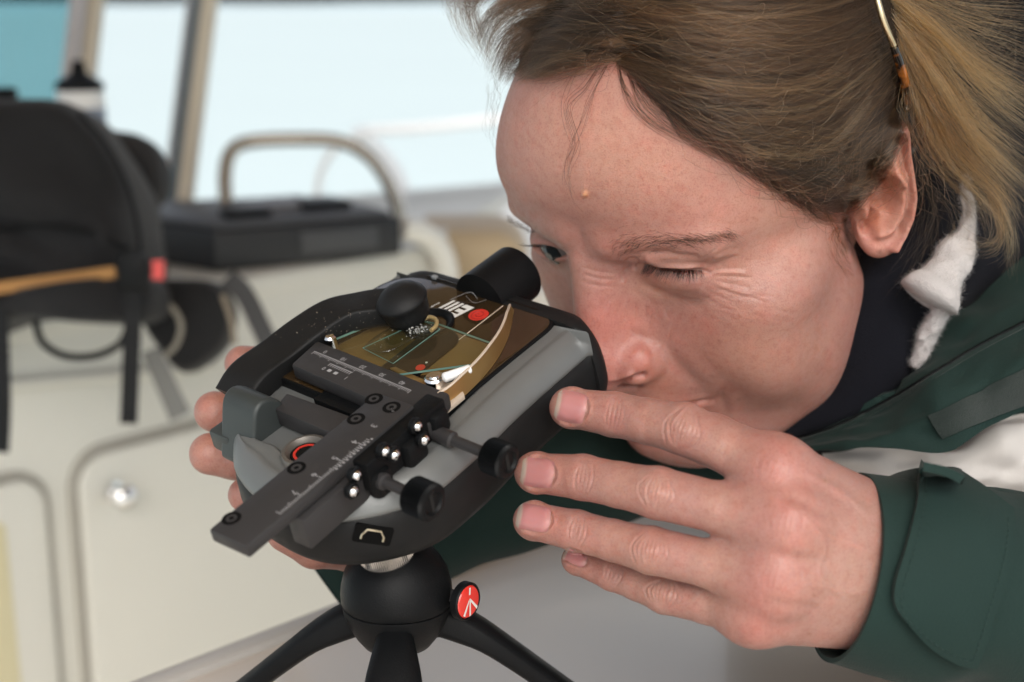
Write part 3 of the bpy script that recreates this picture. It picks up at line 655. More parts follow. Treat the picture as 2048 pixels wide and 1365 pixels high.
# silver hinge lug the arm pivots on
_v0 = 43.
_lug = [sv(x, y, _v0)[[0, 2]] for x, y in ((506, 945), (508, 860), (512, 822), (530, 800), (556, 800), (574, 815), (590, 850), (612, 905), (600, 960))]
_lug = catmull(_lug, 40)
_lv = [np.array([a, b]) for a, b in _lug]
prism('hinge_lug', np.array(_lv) * mm, -_v0 * mm, (-_v0 - 19) * mm, M['darkgrey'], scope, np.stack([np.array([1., 0, 0]), np.array([0, 0, 1.]), np.array([0, -1., 0])], 1), bev=1.6 * mm, seg=4)
_q = sw(617, 921, -2)
lathe('dial_ring', [(6.0 * mm, -3 * mm), (8.8 * mm, -3 * mm), (9.2 * mm, 4.0 * mm), (8.6 * mm, 5 * mm), (7.4 * mm, 5.2 * mm), (6.5 * mm, 4.2 * mm), (6.0 * mm, 3 * mm)], mat('warm_grey_metal', (.12, .11, .098), .4, .4), scope, 48, _q * mm)
lathe('dial_face', [(0, 3.4 * mm), (5.2 * mm, 3.4 * mm), (6.2 * mm, 3.2 * mm), (6.2 * mm, 0), (0, 0)], M['blackpl'], scope, 40, _q * mm)
lathe('dial_print', [(3.9 * mm, 3.45 * mm), (4.9 * mm, 3.45 * mm), (4.9 * mm, 3.55 * mm), (3.9 * mm, 3.55 * mm)], M['redlogo'], scope, 32, _q * mm)
_q = sw(478, 878, -8)
box('side_catch', (_q + [0, 4, 0]) * mm, np.array([12, 12, 9]) * mm, M['darkgrey'], scope, bev=1.5 * mm)
box('edge_catch', sw(578, 668, 3) * mm, np.array([7, 5, 5]) * mm, M['grey'], scope, bev=.6 * mm)
_q = sw(663, 688, 6)
lathe('rail_screw', [(0, 4 * mm), (1.6 * mm, 3.8 * mm), (2.4 * mm, 3 * mm), (2.4 * mm, -4 * mm), (0, -4 * mm)], M['chrome'], scope, 24, _q * mm)
# ---- slide clip: curved tapering spring blade standing on the plate
_bot = catmull([sw(1028, 621, 1.4), sw(1019, 668, 1.4), sw(999, 712, 1.4), sw(965, 757, 1.4), (sw(918, 802, 1.4)), sw(884, 824, 1.4)], 34)
_h1 = np.interp(np.linspace(0, 1, 34), [0, .15, .5, .8, 1], [2.5, 5.2, 7.4, 7.6, 7.0])
rings = []
for i, p in enumerate(_bot):
    t = np.gradient(_bot, axis=0)[i]; t /= np.linalg.norm(t); nrm = np.array([-t[1], t[0], 0]); nrm /= np.linalg.norm(nrm)
    if nrm[1] < 0: nrm = -nrm
    b0, b1 = p, p + [0, 0, _h1[i]] + nrm * 1.0
    rings.append([b0 * mm, b1 * mm, (b1 + nrm * .75) * mm, (b0 + nrm * .75) * mm])
v_, f_ = loft(rings); mk('slide_clip', v_, f_, M['brass'], scope, False)
_e = [r[1] + (r[2] - r[1]) * .4 + np.array([0, 0, .1 * mm]) for r in rings]
tube('clip_edge', np.array(_e), .55 * mm, M['brassedge'], scope, 6)
_br = [sw(x, y, 3.2)[:2] for x, y in ((868, 772), (914, 764), (929, 790), (888, 824))]
prism('clip_bracket', np.array(_br) * mm, 1.2 * mm, 3.6 * mm, M['brassedge'], scope, bev=.3 * mm)
_br = [sw(x, y, 2.4)[:2] for x, y in ((780, 738), (792, 736), (862, 768), (852, 778))]
prism('clip_arm', np.array(_br) * mm, 1.3 * mm, 3.0 * mm, M['brass'], scope, bev=.3 * mm)
_q = sw(869, 757, 6)
lathe('clip_pivot', [(0, 1.4 * mm), (1.5 * mm, 1.3 * mm), (2.0 * mm, .6 * mm), (3.2 * mm, .9 * mm), (3.9 * mm, .2 * mm), (3.9 * mm, -3.5 * mm), (0, -3.5 * mm)], M['chrome'], scope, 32, _q * mm)
_a, _b = sw(886, 757, 8.5), sw(941, 738, 8.0)
tube('clip_lever', np.array([_a, _a + (_b - _a) * .05, _b - (_b - _a) * .04, _b]) * mm, np.array([1.3, 1.9, 1.75, 1.4]) * mm, M['white'], scope, 20)
# ---- eyepiece
_e = _hit(1037, 546, _u, 27); _A = axes_from((1, 0, 0), (0, 0, 1)); _er = 12.6
lathe('eyepiece', [(0, -25 * mm), (_er * mm, -25 * mm), (_er * mm, -.8 * mm), ((_er - .7) * mm, 0), ((_er - 2.2) * mm, 0), ((_er - 2.6) * mm, -4 * mm), (0, -5 * mm)], M['blackpl'], scope, 72, _e * mm, _A)
# ---- USB socket on the front of the base
bpy.context.view_layer.update()
def bvh_of(objs):
    vs, fs = [], []
    for o in objs:
        b = len(vs); mw = o.matrix_world; vs += [mw @ x.co for x in o.data.vertices]; fs += [tuple(i + b for i in p.vertices) for p in o.data.polygons]
    return BVHTree.FromPolygons(vs, fs)
def cast(bvh, px, py):
    o = Vector((0, 0, CAM_Z)); d = (PV(px, py, 1.0) - o).normalized(); h = bvh.ray_cast(o, d)
    return (np.array(h[0]), np.array(h[1])) if h[0] is not None else (None, None)
_base = next(o for o in scope.children if o.name.startswith('base_housing'))
_bt = bvh_of([_base]); _isw = np.linalg.inv(np.array(_sm))
h, nrm = cast(_bt, 746, 1070)
if h is not None:
    hl = (_isw @ np.r_[h, 1])[:3]; nl = _isw[:3, :3] @ nrm
    if nl @ (_isw @ np.r_[0, 0, CAM_Z, 1])[:3] < nl @ hl: nl = -nl
    A = axes_from(nl, (0, 1., .25))
    prism('usb_recess', np.array(rrect(13.5, 7.5, 1)) * mm, -1.2 * mm, .15 * mm, mat('recess_black', (.003, .003, .003), .8, spec=.1), scope, A, hl)
    _tr = np.array([(-3.9, 2), (3.9, 2), (3.9, .4), (2.4, -2), (-2.4, -2), (-3.9, .4), (-3.9, 2)])
    tube('usb_shell', np.array([hl + (A @ np.r_[p * mm, .35 * mm]) for p in _tr[[0, 5, 4, 3, 2, 1]]]), .4 * mm, mat('tin_socket_shell', (.62, .56, .42), .3, .9), scope, 6)

# ---- specimen on its glass slide (separate things lying on the stage)
def slide(name, pts, w0, w1, label, cat, gm='glass'):
    r = empty(name, label, cat, mat=_sm)
    p = np.array(pts) * mm; n = len(p)
    v = [np.r_[q, w0 * mm] for q in p] + [np.r_[q, w1 * mm] for q in p]
    o = mk('pane', v, [tuple(range(n))[::-1], tuple(range(n, 2 * n))], M[gm], r, False)
    ed = [(i, (i + 1) % n, (i + 1) % n + n, i + n) for i in range(n)]
    mk('polished_edge', v, ed, M['glassedge'], r, False)
    return r
M['slideglass'] = glass_mat('reflection_tint_glass', (.93, .97, .95), 1., .02, (.44, .28, .12), .035)  # amber body colour stands in for the roof mirrored in the glass
slide('glass_slide', [sw(x, y, 5.2)[:2] for x, y in ((640, 690), (776, 751), (944, 728), (985, 686), (880, 648), (790, 628))], 4.3, 5.2, 'clear glass slide with green edges lying across the microscope stage', 'glass slide', 'slideglass')
_cg = slide('cover_glass', [sw(x, y, 5.9)[:2] for x, y in ((725, 695), (786, 726), (880, 657), (845, 640))], 5.35, 5.75, 'thin glass strip with a drop and crystals on the larger slide', 'cover glass')
M['water'] = glass_mat('water_film', (.96, .97, .96), 1.6, .06)
_dr = catmull([sw(x, y, 6)[:2] for x, y in ((728, 694), (755, 704), (778, 703), (805, 690), (862, 655), (873, 642), (862, 632), (846, 640), (800, 648), (760, 668))], 60, True)
_dc = _dr.mean(0); rings = [np.c_[_dc + (_dr - _dc) * s, np.full(60, h)] * mm for s, h in ((1, 5.8), (.985, 6.1), (.95, 6.35), (.7, 6.5), (.2, 6.55))]
v_, f_ = loft(rings)
_sp = empty('specimen_drop', 'drop of water with whitish crystals on the glass under the lamp head', 'specimen', mat=_sm)
mk('water_film', v_, f_, M['water'], _sp)
M['crystal'] = mat('salt_crystals', (.30, .30, .285), .5, var=.15, vscale=900, spec=.4)
M['resin'] = mat('amber_resin', (.30, .22, .10), .3)
bm = bmesh.new(); _r2 = np.random.default_rng(5)
for k in range(80):
    t = _r2.random()
    c = sw(*((1 - t) * np.array([838, 668]) + t * np.array([765, 690])), 6.2) if k > 60 else sw(*(np.array([836, 662])), 6.2)
    sd = (2.0, 1.6) if k <= 60 else (5, 3.5)
    q = np.r_[c[:2] + _r2.normal(0, 1, 2) * sd, 6.2 + (_r2.random() * 1.2 if k <= 60 else .1)]
    s = (_r2.random() * .40 + .10) * (1.25 if k <= 60 else .6)
    mtx = Matrix.Translation(Vector(q * mm)) @ Matrix.Rotation(_r2.random() * 6, 4, Vector(_r2.normal(0, 1, 3)).normalized()) @ Matrix.Diagonal((1, _r2.random() * .7 + .4, _r2.random() * .6 + .3, 1))
    bmesh.ops.create_icosphere(bm, subdivisions=1, radius=s * mm, matrix=mtx)
_o = mkbm('crystals', bm, M['crystal'], _sp, False); _o['kind'] = 'stuff'
_rp2 = catmull([sw(x, y, 6.5) for x, y in ((846, 640), (858, 634), (872, 640), (872, 652), (862, 662))], 20)
tube('resin_bead', _rp2 * mm, .85 * mm, M['resin'], _sp, 10)
# dust and scuffs on the worn black arm and plate
bm = bmesh.new()
_armo = next(o for o in scope.children if o.name.startswith('lamp_arm')); _hd = next(o for o in scope.children if o.name.startswith('lamp_head')); _vp = next(o for o in scope.children if o.name.startswith('viewing_plate'))
_bt = bvh_of([_armo, _hd, _vp])
for k in range(150):
    x, y = (_r2.normal(690, 50), _r2.normal(640, 22)) if k < 70 else ((_r2.normal(815, 25), _r2.normal(590, 16)) if k < 110 else (_r2.normal(640, 60), _r2.normal(665, 30)))
    h, nrm = cast(_bt, x, y)
    if h is None: continue
    hl = (_isw @ np.r_[h, 1])[:3]; nl = _isw[:3, :3] @ nrm; A = axes_from(nl, (.3, .9, .1) if abs(nl[1]) < .8 else (1, 0, 0))
    s = _r2.random() ** 2 * .22 + .05
    pts = [bm.verts.new(hl + A @ np.array([math.cos(a) * s * (2.2 if k % 7 == 0 else 1), math.sin(a) * s, .05]) * mm) for a in np.linspace(0, 2 * np.pi, 6, endpoint=False)]
    bm.faces.new(pts)
_o = mkbm('dust_specks', bm, mat('pale_dust', (.16, .14, .11), .8), scope, False); _o['kind'] = 'stuff'

# ================================================================ tabletop tripod
tri = empty('mini_tripod', 'small black tabletop tripod with a ball head and a round red button', 'tripod', loc=tuple(BALL))
_br = 112 / FPX * .543
lathe('ball_shell', [(0.0105, _br * .86), (_br * .50, _br * .905), (_br * .56, _br * .87), (_br * .66, _br * .75), (_br * .8, _br * .58), (_br * .92, _br * .37), (_br * .985, _br * .12), (_br, -.06 * _br), (_br * .992, -.2 * _br), (_br * .975, -.24 * _br), (0, -.24 * _br)], M['blackpl'], tri, 72)
_lw = [(0, -.265 * _br), (_br * .955, -.265 * _br), (_br * .972, -.28 * _br), (_br * .95, -.42 * _br), (_br * .87, -.62 * _br), (_br * .75, -.85 * _br), (_br * .62, -1.02 * _br), (_br * .45, -1.1 * _br), (0, -1.1 * _br)]
lathe('leg_collar', _lw, M['blackpl'], tri, 72)
# steel ball and tilted mounting collar under the microscope
_td = _wdir(_w); _td = _td / np.linalg.norm(_td)
bm = bmesh.new(); bmesh.ops.create_uvsphere(bm, u_segments=40, v_segments=24, radius=_br * .66, matrix=Matrix.Translation((0, 0, _br * .28)))
mkbm('inner_ball', bm, M['anod'], tri)
_A = axes_from(_td)
_kn = []
for j, (r, h) in enumerate(((_br * .42, _br * .2), (_br * .42, _br * .72), (_br * .50, _br * .74), (_br * .50, _br * 1.22), (_br * .44, _br * 1.26), (_br * .2, _br * 1.6))):
    a = np.linspace(0, 2 * np.pi, 160, endpoint=False); rr = r + (np.where(np.arange(160) % 2, .00022, -.00022) if j in (2, 3) else 0)
    _kn.append(np.stack([rr * np.cos(a), rr * np.sin(a), np.full(160, h)], 1) @ _A.T)
v_, f_ = loft(_kn); _o = mk('mounting_screw', v_, f_, M['steel'], tri); _o.data.set_sharp_from_angle(angle=R(25))
# legs
def leg(az, name='leg'):
    d = np.array([math.cos(az), math.sin(az), 0]); s = np.array([-d[1], d[0], 0]); z = np.array([0, 0, 1.])
    prof = [(.35, -.60, .24, .28), (.75, -.68, .32, .28), (1.1, -.84, .40, .27), (1.6, -1.22, .50, .22), (2.3, -1.84, .56, .19), (3.2, -2.68, .56, .18), (4.2, -3.60, .50, .17), (5.3, -4.56, .42, .16), (5.62, -4.80, .32, .13)]
    k = (BALL[2] - TABLE_Z) / _br / 4.86
    pts = catmull([(a, b * k if a > 1.2 else b, c, e) for a, b, c, e in prof], 30); rings = []
    for i, (a, b, hw, hh) in enumerate(pts):
        t = np.gradient(pts[:, :2], axis=0)[i]; t /= np.linalg.norm(t); td = d * t[0] + z * t[1]; n = np.cross(s, td); n = n if n[2] > 0 else -n
        rings.append([(d * a + z * b) * _br + (s * x * hw + n * (y * hh + (.09 * (1 - abs(x)) if y > 0 else 0))) * _br for x, y in rrect(2, 2, .55, 4)])
    v, f = loft(rings); o = mk(name, v, f, M['blackpl'], tri); o.data.set_sharp_from_angle(angle=R(40)); return o
for az in (-88, 20, 160): leg(R(az))
for az in (-88, 20, 160):
    d = np.array([math.cos(R(az)), math.sin(R(az)), 0])
    box('leg_pivot', d * _br * .62 + np.array([0, 0, -.72 * _br]), (_br * .56, _br * .5, _br * .5), M['blackpl'], tri, axes_from((0, 0, 1), d), bev=.0015)
# lock button on its stalk
_bp = P(933, 1203, .536) - BALL
_bd = np.array([.80, -.60, .02]); _bd /= np.linalg.norm(_bd)
_A = axes_from(_bd, (0, 0, 1))
tube('button_stalk', [_bp - _bd * .014, _bp - _bd * .002], .0034, M['anod'], tri, 4)
_RB = 39 / FPX * .536
lathe('button_rim', [(0, -.0022), (_RB, -.0022), (_RB * 1.0, .0006), (_RB * .93, .0012), (_RB * .86, .0007), (0, .0007)], M['blackpl'], tri, 48, _bp, _A)
lathe('button_face', [(0, .0015), (_RB * .5, .00145), (_RB * .8, .0012), (_RB * .85, .0008), (0, .0006)], mat('red_enamel', (.62, .035, .025), .15, coat=.5), tri, 48, _bp, _A)
_by = np.array([0, 0, 1.]); _by = _by - _bd * (_by @ _bd); _by /= np.linalg.norm(_by); _bx2 = np.cross(_by, _bd); _bx2 = _bx2 if _bx2[0] > 0 else -_bx2
def bmark(name, pts):
    mk(name, [_bp + (_bx2 * x + _by * y) * _RB + _bd * .00165 for x, y in pts], [tuple(range(len(pts)))], M['print'], tri, False)
bmark('logo_stroke', [(-.03, .78), (.09, .78), (.06, .40), (-.06, .40)])
bmark('logo_stroke', [(-.10, .10), (.05, .24), (-.42, -.66), (-.56, -.56)])
bmark('logo_stroke', [(-.02, .06), (.08, .12), (.05, -.74), (-.07, -.74)])
bmark('logo_stroke', [(.0, .22), (.13, .10), (.62, -.42), (.55, -.56), (.06, .02)])
# ================================================================ the person: head, neck and hands (one continuous skin)
def smin(a, b, k):
    h = np.clip(.5 + .5 * (b - a) / k, 0, 1); return b + (a - b) * h - k * h * (1 - h)
def ssub(a, b, k): return -smin(-a, b, k)                      # a minus b
def ell(p, c, r):
    q = p - np.asarray(c, float); r = np.asarray(r, float)
    k0 = np.sqrt(((q / r) ** 2).sum(-1)) + 1e-9; k1 = np.sqrt(((q / r ** 2) ** 2).sum(-1)) + 1e-9
    return k0 * (k0 - 1) / k1
def rcone(p, a, b, ra, rb):
    a = np.asarray(a, float); b = np.asarray(b, float); ba = b - a; pa = p - a
    h = np.clip((pa @ ba) / (ba @ ba), 0, 1); return np.sqrt(((pa - h[..., None] * ba) ** 2).sum(-1)) - (ra + (rb - ra) * h)
def chain(p, pts, rs, k=None):
    d = None
    for i in range(len(pts) - 1):
        e = rcone(p, pts[i], pts[i + 1], rs[i], rs[i + 1]); d = e if d is None else (np.minimum(d, e) if k is None else smin(d, e, k))
    return d
def surface(sdf, lo, hi, h):
    lo = np.asarray(lo, float); n = np.ceil((np.asarray(hi) - lo) / h).astype(int) + 1
    out = np.empty(n, np.float32); ys, zs = lo[1] + h * np.arange(n[1]), lo[2] + h * np.arange(n[2])
    Y, Z = np.meshgrid(ys, zs, indexing='ij')
    for i0 in range(0, n[0], 16):
        xs = lo[0] + h * np.arange(i0, min(i0 + 16, n[0]))
        p = np.empty((len(xs), n[1], n[2], 3)); p[..., 0] = xs[:, None, None]; p[..., 1] = Y; p[..., 2] = Z
        out[i0:i0 + 16] = sdf(p.reshape(-1, 3)).reshape(len(xs), n[1], n[2])
    import openvdb
    g = openvdb.FloatGrid(1e3); g.copyFromArray(np.ascontiguousarray(out))
    v, q = g.convertToQuads(0.0)
    return lo + h * np.asarray(v, float), np.asarray(q, int)
def project(sdf, v, it=2, e=.15):
    for _ in range(it):
        d = sdf(v); g = np.stack([sdf(v + np.eye(3)[i] * e) - d for i in range(3)], 1) / e
        v = v - g * (np.clip(d, -2, 2) / np.maximum((g * g).sum(1), .2))[:, None]
    return v
def grad(sdf, v, e=.2):
    d = sdf(v); g = np.stack([sdf(v + np.eye(3)[i] * e) - d for i in range(3)], 1); return g / (np.linalg.norm(g, axis=1)[:, None] + 1e-9)
def subdiv(v, q, sel=None):
    """linear 1->4 quad subdivision of the selected faces"""
    sel = np.ones(len(q), bool) if sel is None else sel
    k = q[sel]; e = np.stack([k, np.roll(k, -1, 1)], 2).reshape(-1, 2); es = np.sort(e, 1)
    key = es[:, 0].astype(np.int64) * (len(v) + 1) + es[:, 1]; u, first, inv = np.unique(key, return_index=True, return_inverse=True)
    mid = (v[es[first, 0]] + v[es[first, 1]]) / 2; base = len(v); m = base + inv.reshape(-1, 4)
    cbase = base + len(u); c = cbase + np.arange(len(k)); nv = np.vstack([v, mid, v[k].mean(1)])
    nq = np.concatenate([np.stack([k[:, i], m[:, i], c, m[:, (i - 1) % 4]], 1) for i in range(4)])
    return nv, np.vstack([q[~sel], nq]), len(q) - sel.sum()
def poly_dist(P2, line):
    """distance to a polyline and fraction along it"""
    line = np.asarray(line, float); seg = np.diff(line, axis=0); L = np.linalg.norm(seg, axis=1); S = np.r_[0, np.cumsum(L)]
    best = np.full(len(P2), 1e9); fr = np.zeros(len(P2))
    for i in range(len(seg)):
        pa = P2 - line[i]; h = np.clip((pa @ seg[i]) / (L[i] ** 2 + 1e-9), 0, 1); d = np.hypot(*(pa - h[:, None] * seg[i]).T)
        m = d < best; best[m] = d[m]; fr[m] = (S[i] + h[m] * L[i]) / S[-1]
    return best, fr

# ---- head pose (solved once from facial landmarks): camera space, x right, y down, z forward, millimetres
HS = .95
_hr = np.array([.7403865899668124, .8568841563910257, -.009063297559453206]); HT = np.array([100.73487, -83.69968, 648.82553]) * HS
_th = np.linalg.norm(_hr); _k = _hr / _th; _K = np.array([[0, -_k[2], _k[1]], [_k[2], 0, -_k[0]], [-_k[1], _k[0], 0]])
HR = (np.eye(3) + math.sin(_th) * _K + (1 - math.cos(_th)) * _K @ _K) @ np.array([[1, 0, 0], [0, 0, -1], [0, 1, 0]], float)
def h2c(p): return (np.asarray(p, float) @ HR.T) * HS + HT         # head mm -> camera mm (y down)
def c2h(c): return ((np.asarray(c, float) - HT) / HS) @ HR
def hpx(c): return np.stack([CX + FPX * c[..., 0] / c[..., 2], CY + FPX * c[..., 1] / c[..., 2]], -1)
def cm2w(c): return c2w(np.stack([c[..., 0], -c[..., 1], -c[..., 2]], -1) / 1000)
# ear traced on its own plane, modelled as a relief with real thickness
_ep0 = np.array([72., 4, -12]); _en = np.array([.80, -.58, .12]); _en /= np.linalg.norm(_en)
_e1 = np.array([.58, .80, 0]); _e1 -= _en * (_e1 @ _en); _e1 /= np.linalg.norm(_e1); _e2 = np.cross(_en, _e1)
def earp(px, py, off=0.):
    r = np.array([(px - CX) / FPX, (py - CY) / FPX, 1.]); n = HR @ _en; o = h2c(_ep0)
    t = (o @ n) / (r @ n); return c2h(r * t) + _en * off
def ear2(pts): return np.array([[(earp(x, y) - _ep0) @ _e1, (earp(x, y) - _ep0) @ _e2] for x, y in pts])
_eout = catmull(ear2([(1742, 350), (1735, 315), (1752, 280), (1780, 250), (1803, 240), (1816, 258), (1819, 300), (1826, 345), (1830, 385), (1822, 428), (1804, 468), (1782, 500), (1755, 517), (1730, 515), (1713, 496), (1706, 470), (1702, 430), (1712, 390)]), 60, True)
_erim = ear2([(1745, 372), (1738, 345), (1748, 310), (1768, 278), (1790, 252), (1804, 250), (1808, 268), (1811, 300), (1818, 345), (1822, 385), (1814, 425), (1797, 460), (1778, 485)])
_eanti = catmull(ear2([(1748, 458), (1772, 448), (1792, 420), (1799, 388), (1796, 355), (1784, 325), (1772, 300)]), 24)
_ecrus = ear2([(1796, 352), (1776, 334), (1750, 330)])
_econ = ear2([(1752, 352), (1772, 350), (1786, 368), (1786, 395), (1772, 412), (1752, 412), (1744, 395), (1746, 370)])
_enot = ear2([(1740, 425), (1734, 440), (1730, 452)])
_esca = ear2([(1800, 275), (1802, 310), (1810, 350), (1812, 390), (1804, 425), (1790, 448)])
_elob = ear2([(1740, 492), (1760, 488)])
_etra = ear2([(1722, 405), (1727, 425)])
def in_poly(q, poly):
    x, y = q[:, 0], q[:, 1]; c = np.zeros(len(q), bool); n = len(poly)
    for i in range(n):
        a, b = poly[i], poly[i - 1]; m = ((a[1] > y) != (b[1] > y)) & (x < (b[0] - a[0]) * (y - a[1]) / (b[1] - a[1] + 1e-12) + a[0]); c ^= m
    return c
def gr(q, line, w): d, _ = poly_dist(q, line); return np.exp(-(d / w) ** 2)
def ear_sdf(p):
    r = p - _ep0; q = np.stack([r @ _e1, r @ _e2], 1); z = r @ _en
    d2, _ = poly_dist(q, np.vstack([_eout, _eout[:1]])); d2 = np.where(in_poly(q, _eout), -d2, d2)
    dc, _ = poly_dist(q, np.vstack([_econ, _econ[:1]])); dc = np.where(in_poly(q, _econ), -dc, dc)
    H = .6 + 5.2 * gr(q, _erim, 2.2) + 4.8 * gr(q, _eanti, 3.0) + 3.8 * gr(q, _ecrus, 2.6) - 9.5 / (1 + np.exp(dc / .9)) - 7.5 * gr(q, _enot, 2.6) - 3.2 * gr(q, _esca, 1.7) + 3.0 * gr(q, _elob, 5) + 4.8 * gr(q, _etra, 2.6)
    B = np.minimum(H - 8.0, -6.0)
    t = -smin(-(z - H), -(B - z), 1.2) / 1.8
    return -smin(-t, -d2, 3.0)
def head_sdf(p):
    S = p.copy(); S[:, 0] = np.abs(S[:, 0]); x = S[:, 0]
    d = ell(p, (0, 8, 38), (75, 92, 80))
    d = smin(d, ell(p, (0, -37, 34), (61, 58, 57)), 24)
    d = smin(d, ell(p, (0, -38, -36), (56, 52, 66)), 22)
    d = smin(d, rcone(S, (47, -6, -62), (13, -78, -94), 12, 13), 20)
    d = smin(d, ell(S, (45, -26, -46), (17, 30, 34)), 20)              # masseter
    d = smin(d, ell(S, (48, -52, -19), (20, 24, 16)), 18)
    d = smin(d, ell(S, (37, -64, -44), (22, 20, 24)), 18)
    d = smin(d, ell(p, (0, -76, -56), (28, 23, 22)), 14)
    d = smin(d, ell(p, (0, -81, -96), (18, 16, 13)), 12)
    d = ssub(d, ell(S, (32, -97, -1), (18, 11, 10)), 11)              # eye sockets
    d = smin(d, rcone(S, (8, -89, 16), (46, -72, 18), 6.6, 5.6), 10)      # brow ridge
    d = smin(d, rcone(p, (0, -83, -4), (0, -91, -40), 10.5, 15.5), 8)        # nose base
    d = smin(d, rcone(p, (0, -87, 7), (0, -105, -32), 6.4, 8.2), 7)      # bridge
    d = smin(d, ell(p, (0, -107.5, -37.5), (9.5, 10, 9)), 6)
    d = smin(d, ell(S, (12.6, -97.5, -41.0), (7.4, 11, 8.8)), 3.6)
    d = smin(d, rcone(p, (0, -108, -43), (0, -98, -50), 4, 4), 4)
    d = ssub(d, ell(S, (6.2, -101.5, -50), (3.0, 5, 3.6)), 2.4)
    d = smin(d, ell(S, (31, -74, -1), (16, 12.6, 11.5)), 5)              # lids over the eyeballs
    d = ssub(d, ell(p, (-31, -88, -1.6), (12.5, 9, 3.4)), 1.4)                 # the open right eye
    d = smin(d, rcone(S, (0, -99.5, -63.5), (18, -89, -66.5), 4.4, 1.6), 7)
    d = smin(d, rcone(S, (0, -97.5, -73), (16, -87, -69.5), 5.0, 1.6), 7)
    d = ssub(d, rcone(S, (0, -106, -67.6), (26, -92, -67.2), 1.0, .9), 1.6)
    d = smin(d, rcone(p, (0, 32, -35), (0, 68, -150), 42, 46), 24)
    # ears
    m = (x > 52) & (p[:, 1] > -25) & (p[:, 1] < 60) & (p[:, 2] > -65) & (p[:, 2] < 45)
    if m.any():
        e = ear_sdf(S[m])
        d[m] = smin(d[m], e, 3.5)
    return d
_hv, _hq = surface(head_sdf, (-92, -128, -165), (98, 108, 126), 2.4)
def _front(v, q):
    c = v[q].mean(1); return (c[:, 0] > -52) & (c[:, 1] < 46) & (c[:, 2] > -116) & (c[:, 2] < 100)
_hv = project(head_sdf, _hv, 2)
_hv, _hq, _k0 = subdiv(_hv, _hq, _front(_hv, _hq)); _hv = project(head_sdf, _hv, 1)
_hv, _hq, _k0 = subdiv(_hv, _hq, _front(_hv, _hq)); _hv = project(head_sdf, _hv, 2)
# landmark warp (biharmonic spline): photo position of each anatomical point
LM = [((16, -84, -1), (1272, 536)), ((45, -72, 1), (1416, 549)), ((-32, -87, 0), (1086, 497)), ((0, -94, 4), (1152, 525)), ((0, -98, 17), (1160, 480)),
      ((18, -98, -42), (1308, 722)), ((0, -102, -49), (1222, 778)), ((25, -89, -67.5), (1430, 803)), ((0, -104, -67), (1275, 828)), ((52, -66, 19), (1460, 475)), ((12, -94, 19), (1235, 490)),
      ((69, 0, -12), (1728, 430)), ((0, -80, 72), (1150, 215)), ((0, -97, -97), (1285, 905)), ((51, -8, -72), (1680, 660)), ((-62, -50, 40), (1014, 330)), ((41, -34, -84), (1632, 795)), ((29, -58, -96), (1545, 868)), ((52, -20, -45), (1660, 560))]
ANCH = [(0, 90, 20), (0, 0, 118), (-74, 0, 20), (74, 40, 30), (0, 40, -150), (-50, -20, -70)]
_C = np.array([a for a, b in LM] + ANCH, float); _cc = h2c(_C); _tp = np.vstack([np.array([b for a, b in LM], float), hpx(_cc[len(LM):])])
_del = (_tp - hpx(_cc)) * (_cc[:, 2] / FPX)[:, None]
_Kk = np.linalg.norm(_C[:, None] - _C[None], axis=2); _wt = np.linalg.solve(_Kk - 4.0 * np.eye(len(_C)), _del)
def head_to_cam(p):
    c = h2c(p)
    k = np.linalg.norm(p[:, None] - _C[None], axis=2) @ _wt
    return c + np.c_[k, np.zeros(len(p))]
_hc = np.vstack([head_to_cam(_hv[i:i + 40000]) for i in range(0, len(_hv), 40000)])
def vnormals(v, q):
    n = np.cross(v[q[:, 2]] - v[q[:, 0]], v[q[:, 3]] - v[q[:, 1]]); o = np.zeros_like(v)
    for i in range(4): np.add.at(o, q[:, i], n)
    return o / (np.linalg.norm(o, axis=1)[:, None] + 1e-12)
def relief(v, q, marks, sel=None):
    """displace skin along its normal: marks = (polyline in photo pixels, half width px, height mm[, taper])"""
    n = vnormals(v, q); c = -v / np.linalg.norm(v, axis=1)[:, None]
    if (n * c).sum(1).mean() < 0 and False: n = -n
    fac = (n * c).sum(1); px = hpx(v); disp = np.zeros(len(v)); front = fac > .02
    if sel is not None: front &= sel
    for mk_ in marks:
        line, w, h = mk_[:3]; taper = mk_[3] if len(mk_) > 3 else 1
        line = np.asarray(line, float)
        if len(line) > 2: line = catmull(line, 16)
        if len(line) == 1: line = np.vstack([line, line + .01])
        lo, hi = line.min(0) - 3 * w, line.max(0) + 3 * w
        m = np.where(front & (px[:, 0] > lo[0]) & (px[:, 0] < hi[0]) & (px[:, 1] > lo[1]) & (px[:, 1] < hi[1]))[0]
        if not len(m): continue
        d, f = poly_dist(px[m], line); t = np.clip(np.minimum(f, 1 - f) * 4, 0, 1) ** .5 if taper else 1.
        disp[m] += h * np.exp(-(d / w) ** 2) * (t if taper else 1.)
    return v + n * (disp * np.clip(fac * 3, 0, 1))[:, None]
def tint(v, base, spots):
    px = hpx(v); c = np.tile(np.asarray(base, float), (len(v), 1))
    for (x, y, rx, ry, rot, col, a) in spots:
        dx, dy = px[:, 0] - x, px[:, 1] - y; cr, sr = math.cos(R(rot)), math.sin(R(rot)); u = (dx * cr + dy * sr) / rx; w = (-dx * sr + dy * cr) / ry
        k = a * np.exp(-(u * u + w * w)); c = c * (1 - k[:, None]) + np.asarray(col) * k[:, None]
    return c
if (vnormals(_hc, _hq) * -_hc).sum(1).mean() < 0 and False: pass
_nn = vnormals(_hc, _hq); _dd = (_hc - _hc.mean(0))
if (_nn * _dd).sum() < 0: _hq = _hq[:, ::-1]
